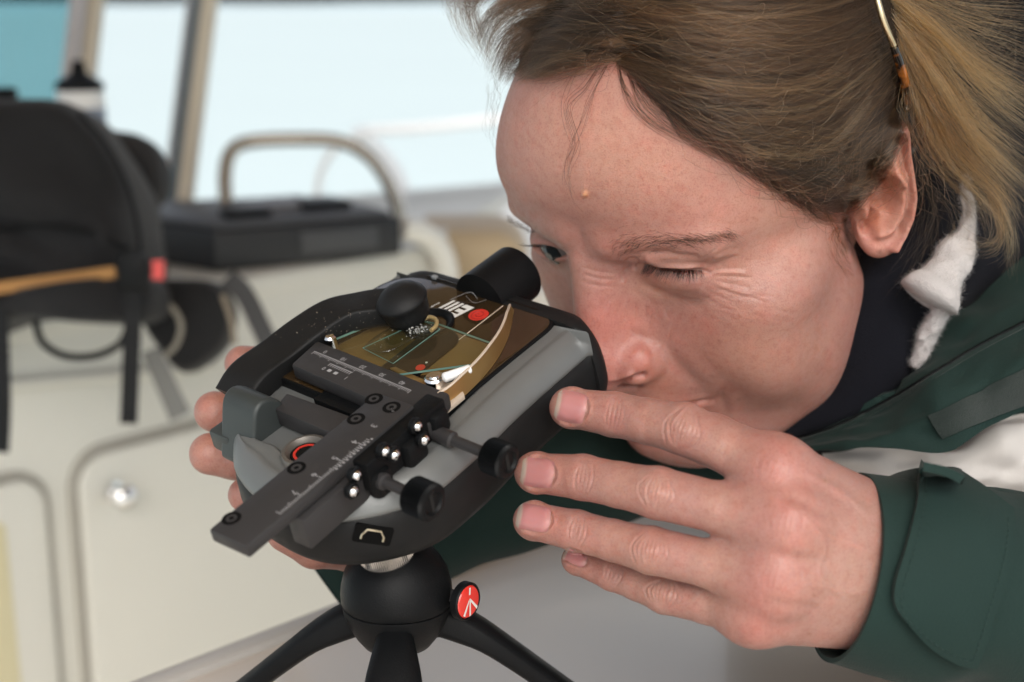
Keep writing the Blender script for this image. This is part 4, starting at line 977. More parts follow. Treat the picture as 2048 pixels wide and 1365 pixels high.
_face0 = [
    # closed left eye: lash line, fold of the upper lid, corner creases
    ([(1286, 527), (1318, 537), (1350, 541), (1380, 542), (1402, 542), (1424, 547)], 4.2, -1.9), ([(1288, 519), (1320, 528), (1350, 532), (1380, 533), (1404, 533)], 6, 1.0), ([(1280, 505), (1320, 508), (1360, 512), (1400, 515)], 6, -.7),
    ([(1300, 552), (1340, 562), (1385, 566), (1410, 566)], 11, .5), ([(1268, 527), (1252, 542), (1242, 565)], 5, -.8), ([(1278, 522), (1262, 520), (1250, 526)], 4, -.6), ([(1284, 527), (1272, 532), (1268, 542)], 4, -.8),
    ([(1272, 558), (1300, 578), (1345, 590), (1400, 590)], 9, -.7), ([(1262, 575), (1300, 602), (1350, 614)], 10, -.35),
    ([(1402, 532), (1418, 520), (1444, 505), (1474, 492)], 3.5, -.55), ([(1398, 524), (1420, 508), (1440, 492)], 3.0, -.45), ([(1412, 540), (1440, 524), (1475, 512)], 3.2, -.5), ([(1416, 546), (1450, 538), (1494, 536)], 3.0, -.45), ([(1418, 552), (1455, 552), (1505, 556)], 3.2, -.5),
    ([(1418, 558), (1452, 566), (1505, 578)], 3.0, -.45), ([(1412, 566), (1450, 580), (1500, 598)], 3.0, -.4), ([(1402, 574), (1440, 594), (1482, 612)], 3.0, -.35), ([(1386, 582), (1424, 604), (1462, 622)], 3.0, -.28), ([(1405, 528), (1412, 534), (1408, 542)], 3.0, .6),
    ([(1425, 520), (1455, 508), (1480, 505)], 5, .35), ([(1430, 545), (1470, 545), (1500, 548)], 5, .3), ([(1430, 570), (1470, 582), (1500, 590)], 5, .25),
    # brow and glabella
    ([(1225, 500), (1270, 492), (1330, 482), (1400, 478), (1455, 478)], 18, .5), ([(1240, 512), (1290, 508), (1350, 502)], 8, -.7),
    ([(1165, 535), (1200, 545), (1240, 548)], 3, -.22), ([(1165, 548), (1200, 558), (1238, 560)], 3, -.2), ([(1160, 562), (1195, 572), (1228, 574)], 3, -.18),
    # nose wing, nostril edge, nasolabial fold
    ([(1262, 664), (1278, 672), (1294, 688), (1305, 706), (1309, 724), (1304, 740), (1290, 751)], 10, -.5, 0), ([(1268, 700), (1285, 712), (1290, 730), (1278, 744)], 18, .5), ([(1288, 753), (1262, 760), (1238, 766), (1214, 774)], 6, -2.2, 0), ([(1270, 748), (1240, 756), (1215, 764)], 6, .8),
    ([(1288, 676), (1315, 696), (1350, 726), (1390, 762), (1424, 784)], 18, -.75), ([(1330, 672), (1370, 706), (1415, 752), (1445, 782)], 30, 1.0), ([(1300, 650), (1340, 660)], 30, .5),
    # mouth corner
    ([(1300, 840), (1345, 824), (1380, 812), (1410, 804), (1434, 803)], 5, -1.6), ([(1442, 800)], 12, -1.2, 0), ([(1460, 790), (1470, 820), (1460, 850)], 16, .9),
    ([(1170, 388)], 6, .8, 0), ([(1169, 374)], 4.5, .25, 0),
    ([(1240, 600), (1228, 640)], 3, -.14), ([(1256, 596), (1248, 640)], 3, -.14), ([(1272, 600), (1268, 640)], 3, -.14), ([(1290, 606), (1292, 640)], 3, -.14), ([(1308, 610), (1316, 640)], 3, -.12), ([(1326, 612), (1340, 640)], 3, -.12), ([(1224, 590), (1208, 625)], 3, -.12),
    ([(1050, 330), (1150, 318), (1260, 330)], 14, -.15), ([(1060, 270), (1150, 258), (1260, 268)], 14, -.12), ([(1690, 520), (1698, 480), (1704, 440)], 10, -.8),
]
_face = [(m[0], m[1], m[2] * (.48 if m[1] < 4.1 and m[0][0][0] > 1380 else 1.6 if m[1] < 7 else 1.25), *m[3:]) for m in _face0]
_rw_ = np.random.default_rng(3)
for k in range(60):                                                    # fine crepe lines at the temple
    x, y = _rw_.uniform(1420, 1560), _rw_.uniform(500, 640); a = R(_rw_.uniform(-18, 18)) + (y - 555) / 300; L = _rw_.uniform(20, 60)
    _face.append(([(x, y), (x + L * math.cos(a), y + L * math.sin(a))], 2.2, -_rw_.uniform(.05, .14)))
_okh = _hv[:, 0] > -8
_hc = relief(_hc, _hq, _face, _okh)
# open right eye: lower lid rim and lid crease
_hc = relief(_hc, _hq, [([(1072, 505), (1095, 514), (1130, 520)], 5, .8), ([(1062, 478), (1090, 482), (1125, 496)], 4, -.7)], ~_okh)
_skin0 = (.372, .194, .164)
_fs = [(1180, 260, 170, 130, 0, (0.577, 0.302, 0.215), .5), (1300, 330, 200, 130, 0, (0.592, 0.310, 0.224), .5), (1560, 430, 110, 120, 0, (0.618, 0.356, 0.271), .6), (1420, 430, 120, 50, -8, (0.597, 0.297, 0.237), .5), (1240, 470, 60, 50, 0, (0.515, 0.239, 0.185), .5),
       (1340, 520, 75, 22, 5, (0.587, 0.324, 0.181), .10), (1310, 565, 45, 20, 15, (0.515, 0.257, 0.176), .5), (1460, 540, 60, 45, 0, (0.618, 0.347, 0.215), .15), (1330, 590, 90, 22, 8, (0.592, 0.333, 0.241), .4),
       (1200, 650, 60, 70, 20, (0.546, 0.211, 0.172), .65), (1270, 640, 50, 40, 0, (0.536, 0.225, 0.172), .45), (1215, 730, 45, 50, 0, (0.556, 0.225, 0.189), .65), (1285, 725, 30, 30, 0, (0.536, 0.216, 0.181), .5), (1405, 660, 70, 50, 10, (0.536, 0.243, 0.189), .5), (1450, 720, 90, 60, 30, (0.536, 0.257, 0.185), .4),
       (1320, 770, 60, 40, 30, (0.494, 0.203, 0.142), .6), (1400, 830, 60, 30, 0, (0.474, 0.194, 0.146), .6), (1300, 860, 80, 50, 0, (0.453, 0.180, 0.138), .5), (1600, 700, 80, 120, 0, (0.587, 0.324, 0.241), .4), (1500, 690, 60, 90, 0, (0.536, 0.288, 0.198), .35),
       (1770, 380, 70, 130, 0, (0.577, 0.270, 0.176), .6), (1760, 490, 45, 30, 0, (0.597, 0.270, 0.215), .5), (1748, 440, 24, 20, 0, (0.536, 0.180, 0.095), .5), (1770, 350, 30, 14, 0, (0.515, 0.180, 0.095), .4), (1755, 320, 28, 20, 0, (0.659, 0.396, 0.292), .5),  # ear hollows darkened, upper fold paled: shading painted into the tone
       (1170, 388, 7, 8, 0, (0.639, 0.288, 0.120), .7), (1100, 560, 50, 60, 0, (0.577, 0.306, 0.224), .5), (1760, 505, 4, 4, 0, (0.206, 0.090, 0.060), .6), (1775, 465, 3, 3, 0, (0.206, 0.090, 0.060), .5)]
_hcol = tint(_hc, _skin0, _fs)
for k in range(90):                                                    # freckles and blotches
    x, y = (_rw_.uniform(1030, 1640), _rw_.uniform(200, 840)); r = _rw_.uniform(1.5, 3.2); m = np.hypot(*(hpx(_hc) - [x, y]).T) < 8
    if m.any(): _hcol[m] *= 1 - (.28 * np.exp(-(np.hypot(*(hpx(_hc[m]) - [x, y]).T) / r) ** 2))[:, None] * np.array([.7, 1, 1.1])

# ---- hands, modelled straight in camera space (mm, y down)
def J(px, py, d): return np.array([(px - CX) / FPX * d, (py - CY) / FPX * d, d]) * 1000
# her left hand: dorsal side towards the camera, fingertips resting on the microscope's flank
LH = dict(
    index=[(1141, 816, .525), (1228, 829, .516), (1368, 858, .497), (1553, 939, .478)],
    middle=[(1071, 946, .520), (1166, 955, .508), (1315, 986, .489), (1576, 1050, .468)],
    ring=[(1066, 1042, .520), (1153, 1062, .510), (1302, 1101, .491), (1556, 1160, .470)],
    pinky=[(1153, 1121, .528), (1225, 1147, .518), (1330, 1187, .502), (1512, 1228, .480)])
LR = dict(index=[7.8, 8.2, 9.2, 9.7], middle=[7.8, 8.1, 9.0, 9.8], ring=[7.3, 7.4, 8.2, 9.4], pinky=[5.6, 6.3, 7.2, 8.6])
_LJ = {k: [J(*a) for a in v] for k, v in LH.items()}
_wr = J(1810, 1150, .500)
def lhand_sdf(p):
    d = None
    for k in LH:
        j, r = _LJ[k], LR[k]
        tip = j[0] + (j[1] - j[0]) / np.linalg.norm(j[1] - j[0]) * 2.0
        m1 = (j[1] + j[2]) / 2; m2 = j[2] * .52 + j[3] * .48
        f = chain(p, [tip, j[1], m1, j[2], m2, j[3]], [r[0] * .93, r[1], (r[1] + r[2]) / 2 * .93, r[2], (r[2] + r[3]) / 2 * .92, r[3] * 1.0], 1.5)
        f = smin(f, ell(p, j[0] + np.array([0, 0, 1.5]), (r[0], r[0] * .98, r[0] * .95)), 2.5)
        d = f if d is None else smin(d, f, 3.2)
    # metacarpals and wrist
    h = None
    for k, w in (('index', (1815, 1075, .497)), ('middle', (1820, 1120, .492)), ('ring', (1815, 1170, .492)), ('pinky', (1795, 1225, .497))):
        f = rcone(p, _LJ[k][3] + [0, 0, 1.0], J(w[0], w[1], w[2] + .006), 10.2, 12.8); h = f if h is None else smin(h, f, 16)
    h = smin(h, rcone(p, J(1560, 1030, .486), J(1760, 1130, .512), 15, 14), 14)
    h = smin(h, rcone(p, J(1545, 1120, .486), J(1720, 1200, .512), 13, 13), 14)
    h = smin(h, rcone(p, J(1800, 1090, .512), J(2250, 1200, .57), 14, 20), 10)
    h = smin(h, rcone(p, J(1770, 1220, .512), J(2250, 1240, .57), 14, 20), 10)
    d = smin(d, h, 8)
    for k, dx in (('index', 0), ('middle', 0), ('ring', 0), ('pinky', 0)):                   # knuckle heads
        d = smin(d, ell(p, _LJ[k][3] + [0, 0, 2.6], (9, 8, 7.5)), 8)
    th = chain(p, [J(1700, 1040, .520), J(1560, 945, .532), J(1425, 880, .545), J(1320, 850, .552)], [15, 12, 9.8, 8.5], 3)
    return smin(d, th, 8)
_lv, _lq = surface(lhand_sdf, (-10, 10, 455), (170, 150, 600), 1.9)
_lv = project(lhand_sdf, _lv, 2); _sel = hpx(_lv[_lq].mean(1))[:, 0] < 1850
_lv, _lq, _ = subdiv(_lv, _lq, _sel); _lv = project(lhand_sdf, _lv, 1)
_sel = hpx(_lv[_lq].mean(1))[:, 0] < 1830
_lv, _lq, _ = subdiv(_lv, _lq, _sel); _lv = project(lhand_sdf, _lv, 2)
_g = grad(lhand_sdf, _lv[:2000]); _nn = vnormals(_lv, _lq)
if (_g * _nn[:2000]).sum() < 0: _lq = _lq[:, ::-1]
_marks, _hspots = [], []
def creases(a, j, b, w, offs, depth, curve=.25, hw=2.6):
    a, j, b = (np.asarray(x[:2], float) for x in (a, j, b)); t = (b - a) / np.linalg.norm(b - a); n = np.array([-t[1], t[0]])
    for o in offs:
        k = _rw_.uniform(.65, 1.0) * w; s = _rw_.uniform(-.12, .12) * w; c = o * curve
        _marks.append(([j + t * (o + c * -.9) + n * (-k + s), j + t * o + n * (-k * .45 + s), j + t * (o + c * .35) + n * s, j + t * o + n * (k * .45 + s), j + t * (o + c * -.9) + n * (k + s)], hw, -depth * _rw_.uniform(.6, 1.15)))
for k in LH:
    a, b, c, d = LH[k]; w = {'index': 46, 'middle': 44, 'ring': 39, 'pinky': 32}[k]
    creases(b, c, d, w, (-34, -26, -18, -10, -3, 5, 13, 21, 30), .36, .5, 2.2)
    creases(a, b, c, w * .82, (-14, -6, 2, 10, 18), .26, .3, 2.2)
    creases(c, d, (d[0] * 2 - c[0], d[1] * 2 - c[1]), w * .9, (-34, -22, -10, 2, 14, 26), .14, .3, 3.5)
    _marks.append(([c[:2]], 24, .7, 0)); _marks.append(([(c[0] - 16, c[1]), (c[0] + 16, c[1] + 4)], 9, .35))
    _hspots += [(c[0], c[1], 44, 46, 15, (0.400, 0.222, 0.176), .5), (d[0] + 10, d[1], 64, 58, 20, (0.414, 0.185, 0.154), .95), (a[0] + 20, a[1], 60, 55, 0, (0.414, 0.200, 0.158), .65), ((b[0] + c[0]) / 2, (b[1] + c[1]) / 2, 40, 40, 0, (0.451, 0.266, 0.199), .4), ((c[0] + d[0]) / 2, (c[1] + d[1]) / 2, 50, 40, 15, (0.451, 0.266, 0.203), .5)]
for pts, w, h in (([(1600, 940), (1680, 985), (1750, 1040)], 9, .5), ([(1620, 1060), (1690, 1085), (1750, 1110)], 9, .45), ([(1600, 1165), (1670, 1180), (1730, 1190)], 9, .4), ([(1560, 985), (1610, 1005), (1660, 1030)], 14, -.9), ([(1545, 1105), (1600, 1120), (1660, 1130)], 14, -.8), ([(1520, 1205), (1580, 1212), (1640, 1220)], 14, -.7), ([(1610, 1030), (1650, 1090), (1640, 1150), (1690, 1200)], 5, .35)):
    _marks.append((pts, w, h))
for k in range(120):                                                   # fine skin creases over the back of the hand
    x, y = _rw_.uniform(1420, 1740), _rw_.uniform(880, 1290); a = R(_rw_.normal(75, 14)); L = _rw_.uniform(16, 46)
    _marks.append(([(x, y), (x + L * math.cos(a), y + L * math.sin(a))], 2.4, -_rw_.uniform(.04, .11)))
NAILS = [((1142, 814), 30, 31, 12), ((1075, 946), 32, 29, 8), ((1067, 1036), 33, 26, 10), ((1150, 1116), 24, 13, 24)]
def nail_xy(n, a, b):
    (cx, cy), L, W, rot = n; t = np.array([math.cos(R(rot)), math.sin(R(rot))]); q = np.array([-t[1], t[0]]); return np.array([cx, cy]) + t * (a * L) + q * (b * W)
for n in NAILS:
    _marks.append(([nail_xy(n, math.cos(t) * (1.1 if math.cos(t) > 0 else 1.0), math.sin(t) * 1.08) for t in np.linspace(-2.2, 2.2, 14)], 3.6, -.55, 0))
    _marks.append(([nail_xy(n, math.cos(t) * 1.32, math.sin(t) * 1.3) for t in np.linspace(-1.9, 1.9, 12)], 5, .35, 0))
_lv = relief(_lv, _lq, _marks)
_lcol = tint(_lv, (.368, .196, .166), _hspots + [(1700, 1150, 120, 160, 0, (0.414, 0.270, 0.214), .5), (1640, 1090, 60, 40, 0, (0.422, 0.215, 0.176), .4)] + [(x, y, 3, 3, 0, (0.252, 0.112, 0.057), .7) for x, y in ((1650, 962), (1618, 1268), (1628, 1192))])
# her right hand reaches round the far side of the microscope
RHC = [([(486, 728, .607), (530, 735, .612), (640, 760, .622), (800, 860, .640)], [7.8, 8.8, 9.4, 12]), ([(430, 824, .590), (470, 832, .594), (600, 860, .606), (800, 920, .632)], [8.6, 9.2, 9.8, 13]),
       ([(421, 908, .580), (470, 914, .584), (600, 930, .598), (800, 970, .626)], [8.6, 9.2, 9.6, 13]), ([(492, 990, .574), (540, 1000, .580), (640, 1000, .594), (800, 1010, .624)], [7.2, 8.0, 8.6, 12]),
       ([(572, 1066, .556), (630, 1092, .562), (700, 1092, .578), (780, 1040, .618)], [7.5, 8.8, 10, 13])]
_RJ = [([J(*a) for a in p], r) for p, r in RHC]
def rhand_sdf(p):
    d = None
    for j, r in _RJ:
        f = chain(p, j, r, 2); d = f if d is None else smin(d, f, 3)
    d = smin(d, rcone(p, J(770, 900, .640), J(775, 1000, .632), 15, 15), 14)
    d = smin(d, rcone(p, J(775, 1020, .645), J(1120, 942, .70), 13, 19), 12)
    return d
_rv, _rq = surface(rhand_sdf, (-150, -10, 540), (110, 140, 770), 2.2); _rv = project(rhand_sdf, _rv, 2)
_rv, _rq, _ = subdiv(_rv, _rq); _rv = project(rhand_sdf, _rv, 2)
_g = grad(rhand_sdf, _rv[:2000]); _nn = vnormals(_rv, _rq)
if (_g * _nn[:2000]).sum() < 0: _rq = _rq[:, ::-1]
_rcol = tint(_rv, (.362, .19, .156), [(430, 800, 40, 30, 0, (0.429, 0.207, 0.158), .6), (421, 890, 40, 40, 0, (0.429, 0.207, 0.158), .6), (620, 1100, 90, 40, 0, (0.407, 0.200, 0.150), .5)])
body_v = [cm2w(_hc), cm2w(_lv), cm2w(_rv)]; body_q = [_hq, _lq, _rq]; body_c = [_hcol, _lcol, _rcol]

# ---- skin material: pigment and painted ear shading from the modelled tone map, pores and fine lines as relief, subsurface scattering
def skin_mat(name, rough=.41):
    m = bpy.data.materials.new(name); m.use_nodes = True; nt = m.node_tree; b = nt.nodes['Principled BSDF']; L = nt.links
    at = nt.nodes.new('ShaderNodeAttribute'); at.attribute_name = 'tone'; tc = nt.nodes.new('ShaderNodeTexCoord')
    def noise(s, d=4, r=.55):
        n = nt.nodes.new('ShaderNodeTexNoise'); n.inputs['Scale'].default_value = s; n.inputs['Detail'].default_value = d; n.inputs['Roughness'].default_value = r; L.new(tc.outputs['Object'], n.inputs['Vector']); return n
    def mixc(fac, a, col, mode='MIX'):
        x = nt.nodes.new('ShaderNodeMix'); x.data_type = 'RGBA'; x.blend_type = mode; L.new(fac, x.inputs[0]); L.new(a, x.inputs[6]); x.inputs[7].default_value = (*col, 1); return x.outputs[2]
    def ramp(src, lo, hi, a, b_):
        r = nt.nodes.new('ShaderNodeMapRange'); r.inputs[1].default_value = lo; r.inputs[2].default_value = hi; r.inputs[3].default_value = a; r.inputs[4].default_value = b_; L.new(src, r.inputs[0]); return r.outputs[0]
    c = at.outputs['Color']
    c = mixc(ramp(noise(70, 4).outputs[0], .42, .66, 0, .4), c, (.88, .74, .73), 'MULTIPLY')
    c = mixc(ramp(noise(320, 3).outputs[0], .48, .7, 0, .5), c, (.84, .68, .65), 'MULTIPLY')
    c = mixc(ramp(noise(130, 5).outputs[0], .5, .7, 0, .6), c, (1.12, .98, .98), 'MULTIPLY')
    c = mixc(ramp(noise(1400, 2).outputs[0], .5, .7, 0, .6), c, (.76, .64, .60), 'MULTIPLY')
    c = mixc(ramp(noise(200, 3).outputs[0], .55, .8, 0, .35), c, (1.1, 1.1, 1.05), 'MULTIPLY')
    L.new(c, b.inputs['Base Color'])
    b.inputs['Subsurface Weight'].default_value = .55; b.inputs['Subsurface Radius'].default_value = (1, .38, .22); b.inputs['Subsurface Scale'].default_value = .0028
    b.inputs['Specular IOR Level'].default_value = .45; L.new(ramp(noise(260, 3).outputs[0], .3, .7, rough - .06, rough + .1), b.inputs['Roughness'])
    vo = nt.nodes.new('ShaderNodeTexVoronoi'); vo.inputs['Scale'].default_value = 1500; L.new(tc.outputs['Object'], vo.inputs['Vector'])
    n1, n2 = noise(900, 3), noise(2600, 2)
    ad = nt.nodes.new('ShaderNodeMath'); ad.operation = 'ADD'; L.new(n1.outputs[0], ad.inputs[0]); L.new(vo.outputs['Distance'], ad.inputs[1])
    a2 = nt.nodes.new('ShaderNodeMath'); a2.operation = 'ADD'; L.new(ad.outputs[0], a2.inputs[0]); L.new(n2.outputs[0], a2.inputs[1])
    bp = nt.nodes.new('ShaderNodeBump'); bp.inputs['Strength'].default_value = .27; bp.inputs['Distance'].default_value = .00035
    L.new(a2.outputs[0], bp.inputs['Height']); L.new(bp.outputs[0], b.inputs['Normal'])
    return m
M['skin'] = skin_mat('skin')
person = empty('person', 'woman in a dark green jacket bending over the microscope with one eye closed', 'person', loc=tuple(P(1500, 900, .60)))
_plc = np.array(person.location)
_off = 0; _vv, _qq = [], []
for v, q in zip(body_v, body_q): _vv.append(v - _plc); _qq.append(q + _off); _off += len(v)
_vv = np.vstack(_vv); _qq = np.vstack(_qq)
me = bpy.data.meshes.new('body'); me.vertices.add(len(_vv)); me.vertices.foreach_set('co', _vv.ravel()); me.loops.add(len(_qq) * 4); me.loops.foreach_set('vertex_index', np.ascontiguousarray(_qq).ravel().astype(np.int32))
me.polygons.add(len(_qq)); me.polygons.foreach_set('loop_start', np.arange(0, len(_qq) * 4, 4, dtype=np.int32)); me.update()
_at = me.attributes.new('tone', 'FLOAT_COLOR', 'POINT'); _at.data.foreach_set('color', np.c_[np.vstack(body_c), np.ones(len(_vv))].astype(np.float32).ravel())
body = link_mesh('body', me, M['skin'], person)
# ray target for hair, lashes and nails
def np_bvh(v, q): return BVHTree.FromPolygons([Vector(x) for x in v], [tuple(int(i) for i in f) for f in q])
# ---- fingernails
M['nail'] = mat('fingernail', (.55, .33, .28), .27, spec=.5, coat=.15)
_nt = M['nail'].node_tree; _a = _nt.nodes.new('ShaderNodeAttribute'); _a.attribute_name = 'tone'; _nt.links.new(_a.outputs['Color'], _nt.nodes['Principled BSDF'].inputs['Base Color'])
M['nail'].node_tree.nodes['Principled BSDF'].inputs['Subsurface Weight'].default_value = .3; M['nail'].node_tree.nodes['Principled BSDF'].inputs['Subsurface Scale'].default_value = .002
_pxl = hpx(_lv); _m = (_pxl[_lq].mean(1)[:, 0] < 1230)
_lb = np_bvh(cm2w(_lv), _lq[_m])
for n in NAILS:
    na, nb = 22, 18; V, C = [], []; ok = True
    for i in range(na):
        for j in range(nb):
            a = -1 + 2 * i / (na - 1); b = -1 + 2 * j / (nb - 1)
            e = .78 if a > 0 else .5                               # squarish plate with rounded corners
            s = (1 - abs(a) ** 3.2) ** .42 * .25 + .75
            x, y = nail_xy(n, a, b * s * (1 if a > -.9 else .94))
            h, nr = cast(_lb, x, y)
            sc_ = .97
            while h is None and sc_ > .2:
                x2, y2 = nail_xy(n, a * sc_, b * s * sc_); h, nr = cast(_lb, x2, y2); sc_ -= .03
            N_ = nr; edge = max(abs(a), abs(b)); V.append(h + nr * (.0004 * (1 - edge ** 6) + .0001))
            tipk = np.clip((-a - .74 + .10 * (1 - b * b)) * 12, 0, 1) * .95; lun = np.clip((a - .55) * 4 - b * b * 1.5, 0, 1) * .25
            c = np.array([.45, .195, .19]) * (1 - tipk) + np.array([.45, .37, .31]) * tipk; C.append(c * (1 - lun) + np.array([.42, .27, .24]) * lun)
    V = np.array(V).reshape(na, nb, 3)
    for _ in range(3):                                              # a nail is smoother than the finger under it
        V[1:-1, 1:-1] = (V[1:-1, 1:-1] * 2 + V[:-2, 1:-1] + V[2:, 1:-1] + V[1:-1, :-2] + V[1:-1, 2:]) / 6
    F = [(i * nb + j, i * nb + j + 1, (i + 1) * nb + j + 1, (i + 1) * nb + j) for i in range(na - 1) for j in range(nb - 1)]
    o = mk('fingernail', V.reshape(-1, 3) - _plc, F, M['nail'], person)
    _at = o.data.attributes.new('tone', 'FLOAT_COLOR', 'POINT'); _at.data.foreach_set('color', np.c_[np.array(C), np.ones(len(C))].astype(np.float32).ravel())
# ---- the open right eye
_ec = h2c(np.array([-31, -74.2, -1.])); _e0 = head_to_cam(np.array([[-31, -72.9, -1.6]]))[0]
bm = bmesh.new(); bmesh.ops.create_uvsphere(bm, u_segments=40, v_segments=30, radius=.0114, matrix=Matrix.Translation(Vector(cm2w(_e0) - _plc)))
M['sclera'] = mat('eye_white', (.20, .17, .16), .15, spec=.6)
eye = mkbm('eyeball', bm, M['sclera'], person, True, 180)
_gd = cm2w(_e0 + HR @ np.array([.05, -1., -.05])) - cm2w(_e0); _gd /= np.linalg.norm(_gd)
lathe('iris', [(0, .01205), (.002, .0120), (.0021, .0119), (.0056, .0104), (.0057, .0098), (0, .0095)], mat('grey_iris', (.018, .022, .024), .15, spec=.7), eye, 32, cm2w(_e0) - _plc, axes_from(_gd))
# ================================================================ clothing
def fabric(name, col, scale=2600, bump=.5, rough=.8, sheen=.2, var=.12):
    m = mat(name, col, rough, bump=bump, bscale=scale, var=var, vscale=30, sheen=sheen, spec=.25, detail=2); return m
def twill(name, col):
    m = fabric(name, col, 1400, .25, .75, .04); nt = m.node_tree; b = nt.nodes['Principled BSDF']
    wv = nt.nodes.new('ShaderNodeTexWave'); wv.inputs['Scale'].default_value = 900; wv.inputs['Distortion'].default_value = .6; wv.bands_direction = 'DIAGONAL'
    tc = nt.nodes.new('ShaderNodeTexCoord'); nt.links.new(tc.outputs['Object'], wv.inputs['Vector'])
    bp = nt.nodes.new('ShaderNodeBump'); bp.inputs['Strength'].default_value = .25; bp.inputs['Distance'].default_value = .0004
    old = b.inputs['Normal'].links[0].from_node; nt.links.new(old.outputs[0], bp.inputs['Normal']); nt.links.new(wv.outputs['Color'], bp.inputs['Height']); nt.links.new(bp.outputs[0], b.inputs['Normal'])
    return m
M['green'] = twill('green_shell_fabric', (.0085, .0245, .021))
M['greenin'] = fabric('green_lining', (.006, .016, .013))
M['navy'] = fabric('navy_fleece', (.004, .0045, .008), 1800, .6, .95, .02, .3)
M['shirt'] = fabric('white_crumpled_cloth', (.60, .575, .55), 1500, .2, .75, .1, .06)
M['velcro'] = fabric('hook_tape', (.009, .022, .018), 4200, 1.0, .95, .2, .5)
M['wool'] = fabric('white_fleece_cord', (.60, .56, .55), 2200, 1.2, .95, .5, .15)
def grid_surf(rows, nu, nv):
    A = np.array([catmull(r, nu) for r in rows]); return np.stack([catmull(A[:, i], nv) for i in range(nu)], 1)   # nv x nu x 3
def noise2(nv, nu, oct_, seed):
    r = np.random.default_rng(seed); out = np.zeros((nv, nu))
    for cells, amp in oct_:
        g = r.normal(0, 1, (cells[0] + 3, cells[1] + 3)); y = np.linspace(0, cells[0], nv); x = np.linspace(0, cells[1], nu)
        yi, xi = y.astype(int), x.astype(int); fy, fx = (y - yi)[:, None], (x - xi)[None]; fy = fy * fy * (3 - 2 * fy); fx = fx * fx * (3 - 2 * fx)
        out += amp * ((g[yi][:, xi] * (1 - fx) + g[yi][:, xi + 1] * fx) * (1 - fy) + (g[yi + 1][:, xi] * (1 - fx) + g[yi + 1][:, xi + 1] * fx) * fy)
    return out
def cloth(name, rows, m, nu=70, nv=36, th=.0018, folds=(), seed=1, parent=None, roll=0.):
    """sheet through rows of (px, py, depth); real thickness, folded by smooth relief"""
    G = grid_surf([[pcam(*p) for p in r] for r in rows], nu, nv)
    n = np.cross(np.gradient(G, axis=1), np.gradient(G, axis=0)); n /= np.linalg.norm(n, axis=2)[..., None] + 1e-12
    n = np.where((n[..., 2:] < 0), -n, n)
    if folds: G = G + n * noise2(nv, nu, folds, seed)[..., None]
    B = G - n * th; W = c2w(np.vstack([G.reshape(-1, 3), B.reshape(-1, 3)])) - _plc; K = nu * nv; F = []
    for i in range(nv - 1):
        for j in range(nu - 1):
            a = i * nu + j; F += [(a, a + 1, a + nu + 1, a + nu), (K + a, K + a + nu, K + a + nu + 1, K + a + 1)]
    bd = [j for j in range(nu)] + [i * nu + nu - 1 for i in range(1, nv)] + [(nv - 1) * nu + j for j in range(nu - 2, -1, -1)] + [i * nu for i in range(nv - 2, 0, -1)]
    F += [(bd[k], K + bd[k], K + bd[(k + 1) % len(bd)], bd[(k + 1) % len(bd)]) for k in range(len(bd))]
    o = mk(name, W, F, m, parent or person); o.data.set_sharp_from_angle(angle=R(60)); return o
def sleeve(name, path, radii, m, folds, seed, open_end=True, n=120, k=90, squash=.92, parent=None, bulge=None):
    c = catmull([np.r_[pcam(*p), r] for p, r in zip(path, radii)], k); rad = c[:, 3]; c = c[:, :3]
    t, N, B = frames(c); a = np.linspace(0, 2 * np.pi, n, endpoint=False); nz = noise2(k, n + 1, folds, seed); nz[:, -1] = nz[:, 0]
    nz = nz[:, :n] * (.5 - .5 * np.cos(np.clip(np.linspace(0, 6, n), 0, 1) * np.pi))[None] + nz[:, :1] * (1 - (.5 - .5 * np.cos(np.clip(np.linspace(0, 6, n), 0, 1) * np.pi)))[None]
    env = np.clip(np.linspace(0, k / 14, k), .0, 1)
    rings = []
    if open_end:
        for q, s in ((6, .93), (3, .935), (0, .95)): rings.append(c[q] + rad[q] * s * (np.cos(a)[:, None] * N[q] + np.sin(a)[:, None] * B[q] * squash))
    for i in range(k):
        rr = rad[i] + nz[i] * env[i]; rings.append(c[i] + rr[:, None] * (np.cos(a)[:, None] * N[i] + np.sin(a)[:, None] * B[i] * squash))
    v, f = loft(rings, True, False); o = mk(name, c2w(v) - _plc, f, m, parent or person); o.data.set_sharp_from_angle(angle=R(70)); return o
jacket = None
cloth('fleece_neck', [[(1430, 820, .68), (1560, 690, .66), (1640, 560, .645), (1700, 440, .645), (1790, 330, .66), (2000, 120, .72)],
                      [(1510, 868, .638), (1630, 770, .618), (1712, 630, .606), (1785, 490, .610), (1890, 350, .635), (2090, 200, .69)],
                      [(1545, 890, .630), (1680, 852, .612), (1800, 772, .604), (1868, 640, .608), (1965, 540, .630), (2160, 400, .68)],
                      [(1545, 930, .66), (1690, 900, .65), (1830, 830, .64), (1920, 700, .645), (2010, 620, .66), (2200, 470, .70)]], M['navy'], 80, 50, .003, (((3, 6), .0025), ((8, 12), .001)), 4)
_jc = cloth('jacket_collar', [[(1540, 884, .650), (1650, 848, .632), (1768, 794, .616), (1822, 740, .610), (1905, 640, .612), (2100, 470, .635)],
                        [(1590, 890, .622), (1690, 850, .606), (1819, 782, .592), (1947, 703, .586), (2048, 648, .588), (2220, 560, .6)],
                        [(1620, 898, .606), (1690, 882, .592), (1790, 852, .578), (1900, 802, .568), (2048, 735, .568), (2220, 660, .58)],
                        [(1650, 902, .604), (1700, 897, .590), (1775, 895, .578), (1890, 906, .570), (1975, 860, .569), (2220, 740, .582)]], M['green'], 110, 60, .0025, (((4, 7), .0016), ((9, 16), .0006)), 9)
bpy.context.view_layer.update()
_cb = bvh_of([_jc])
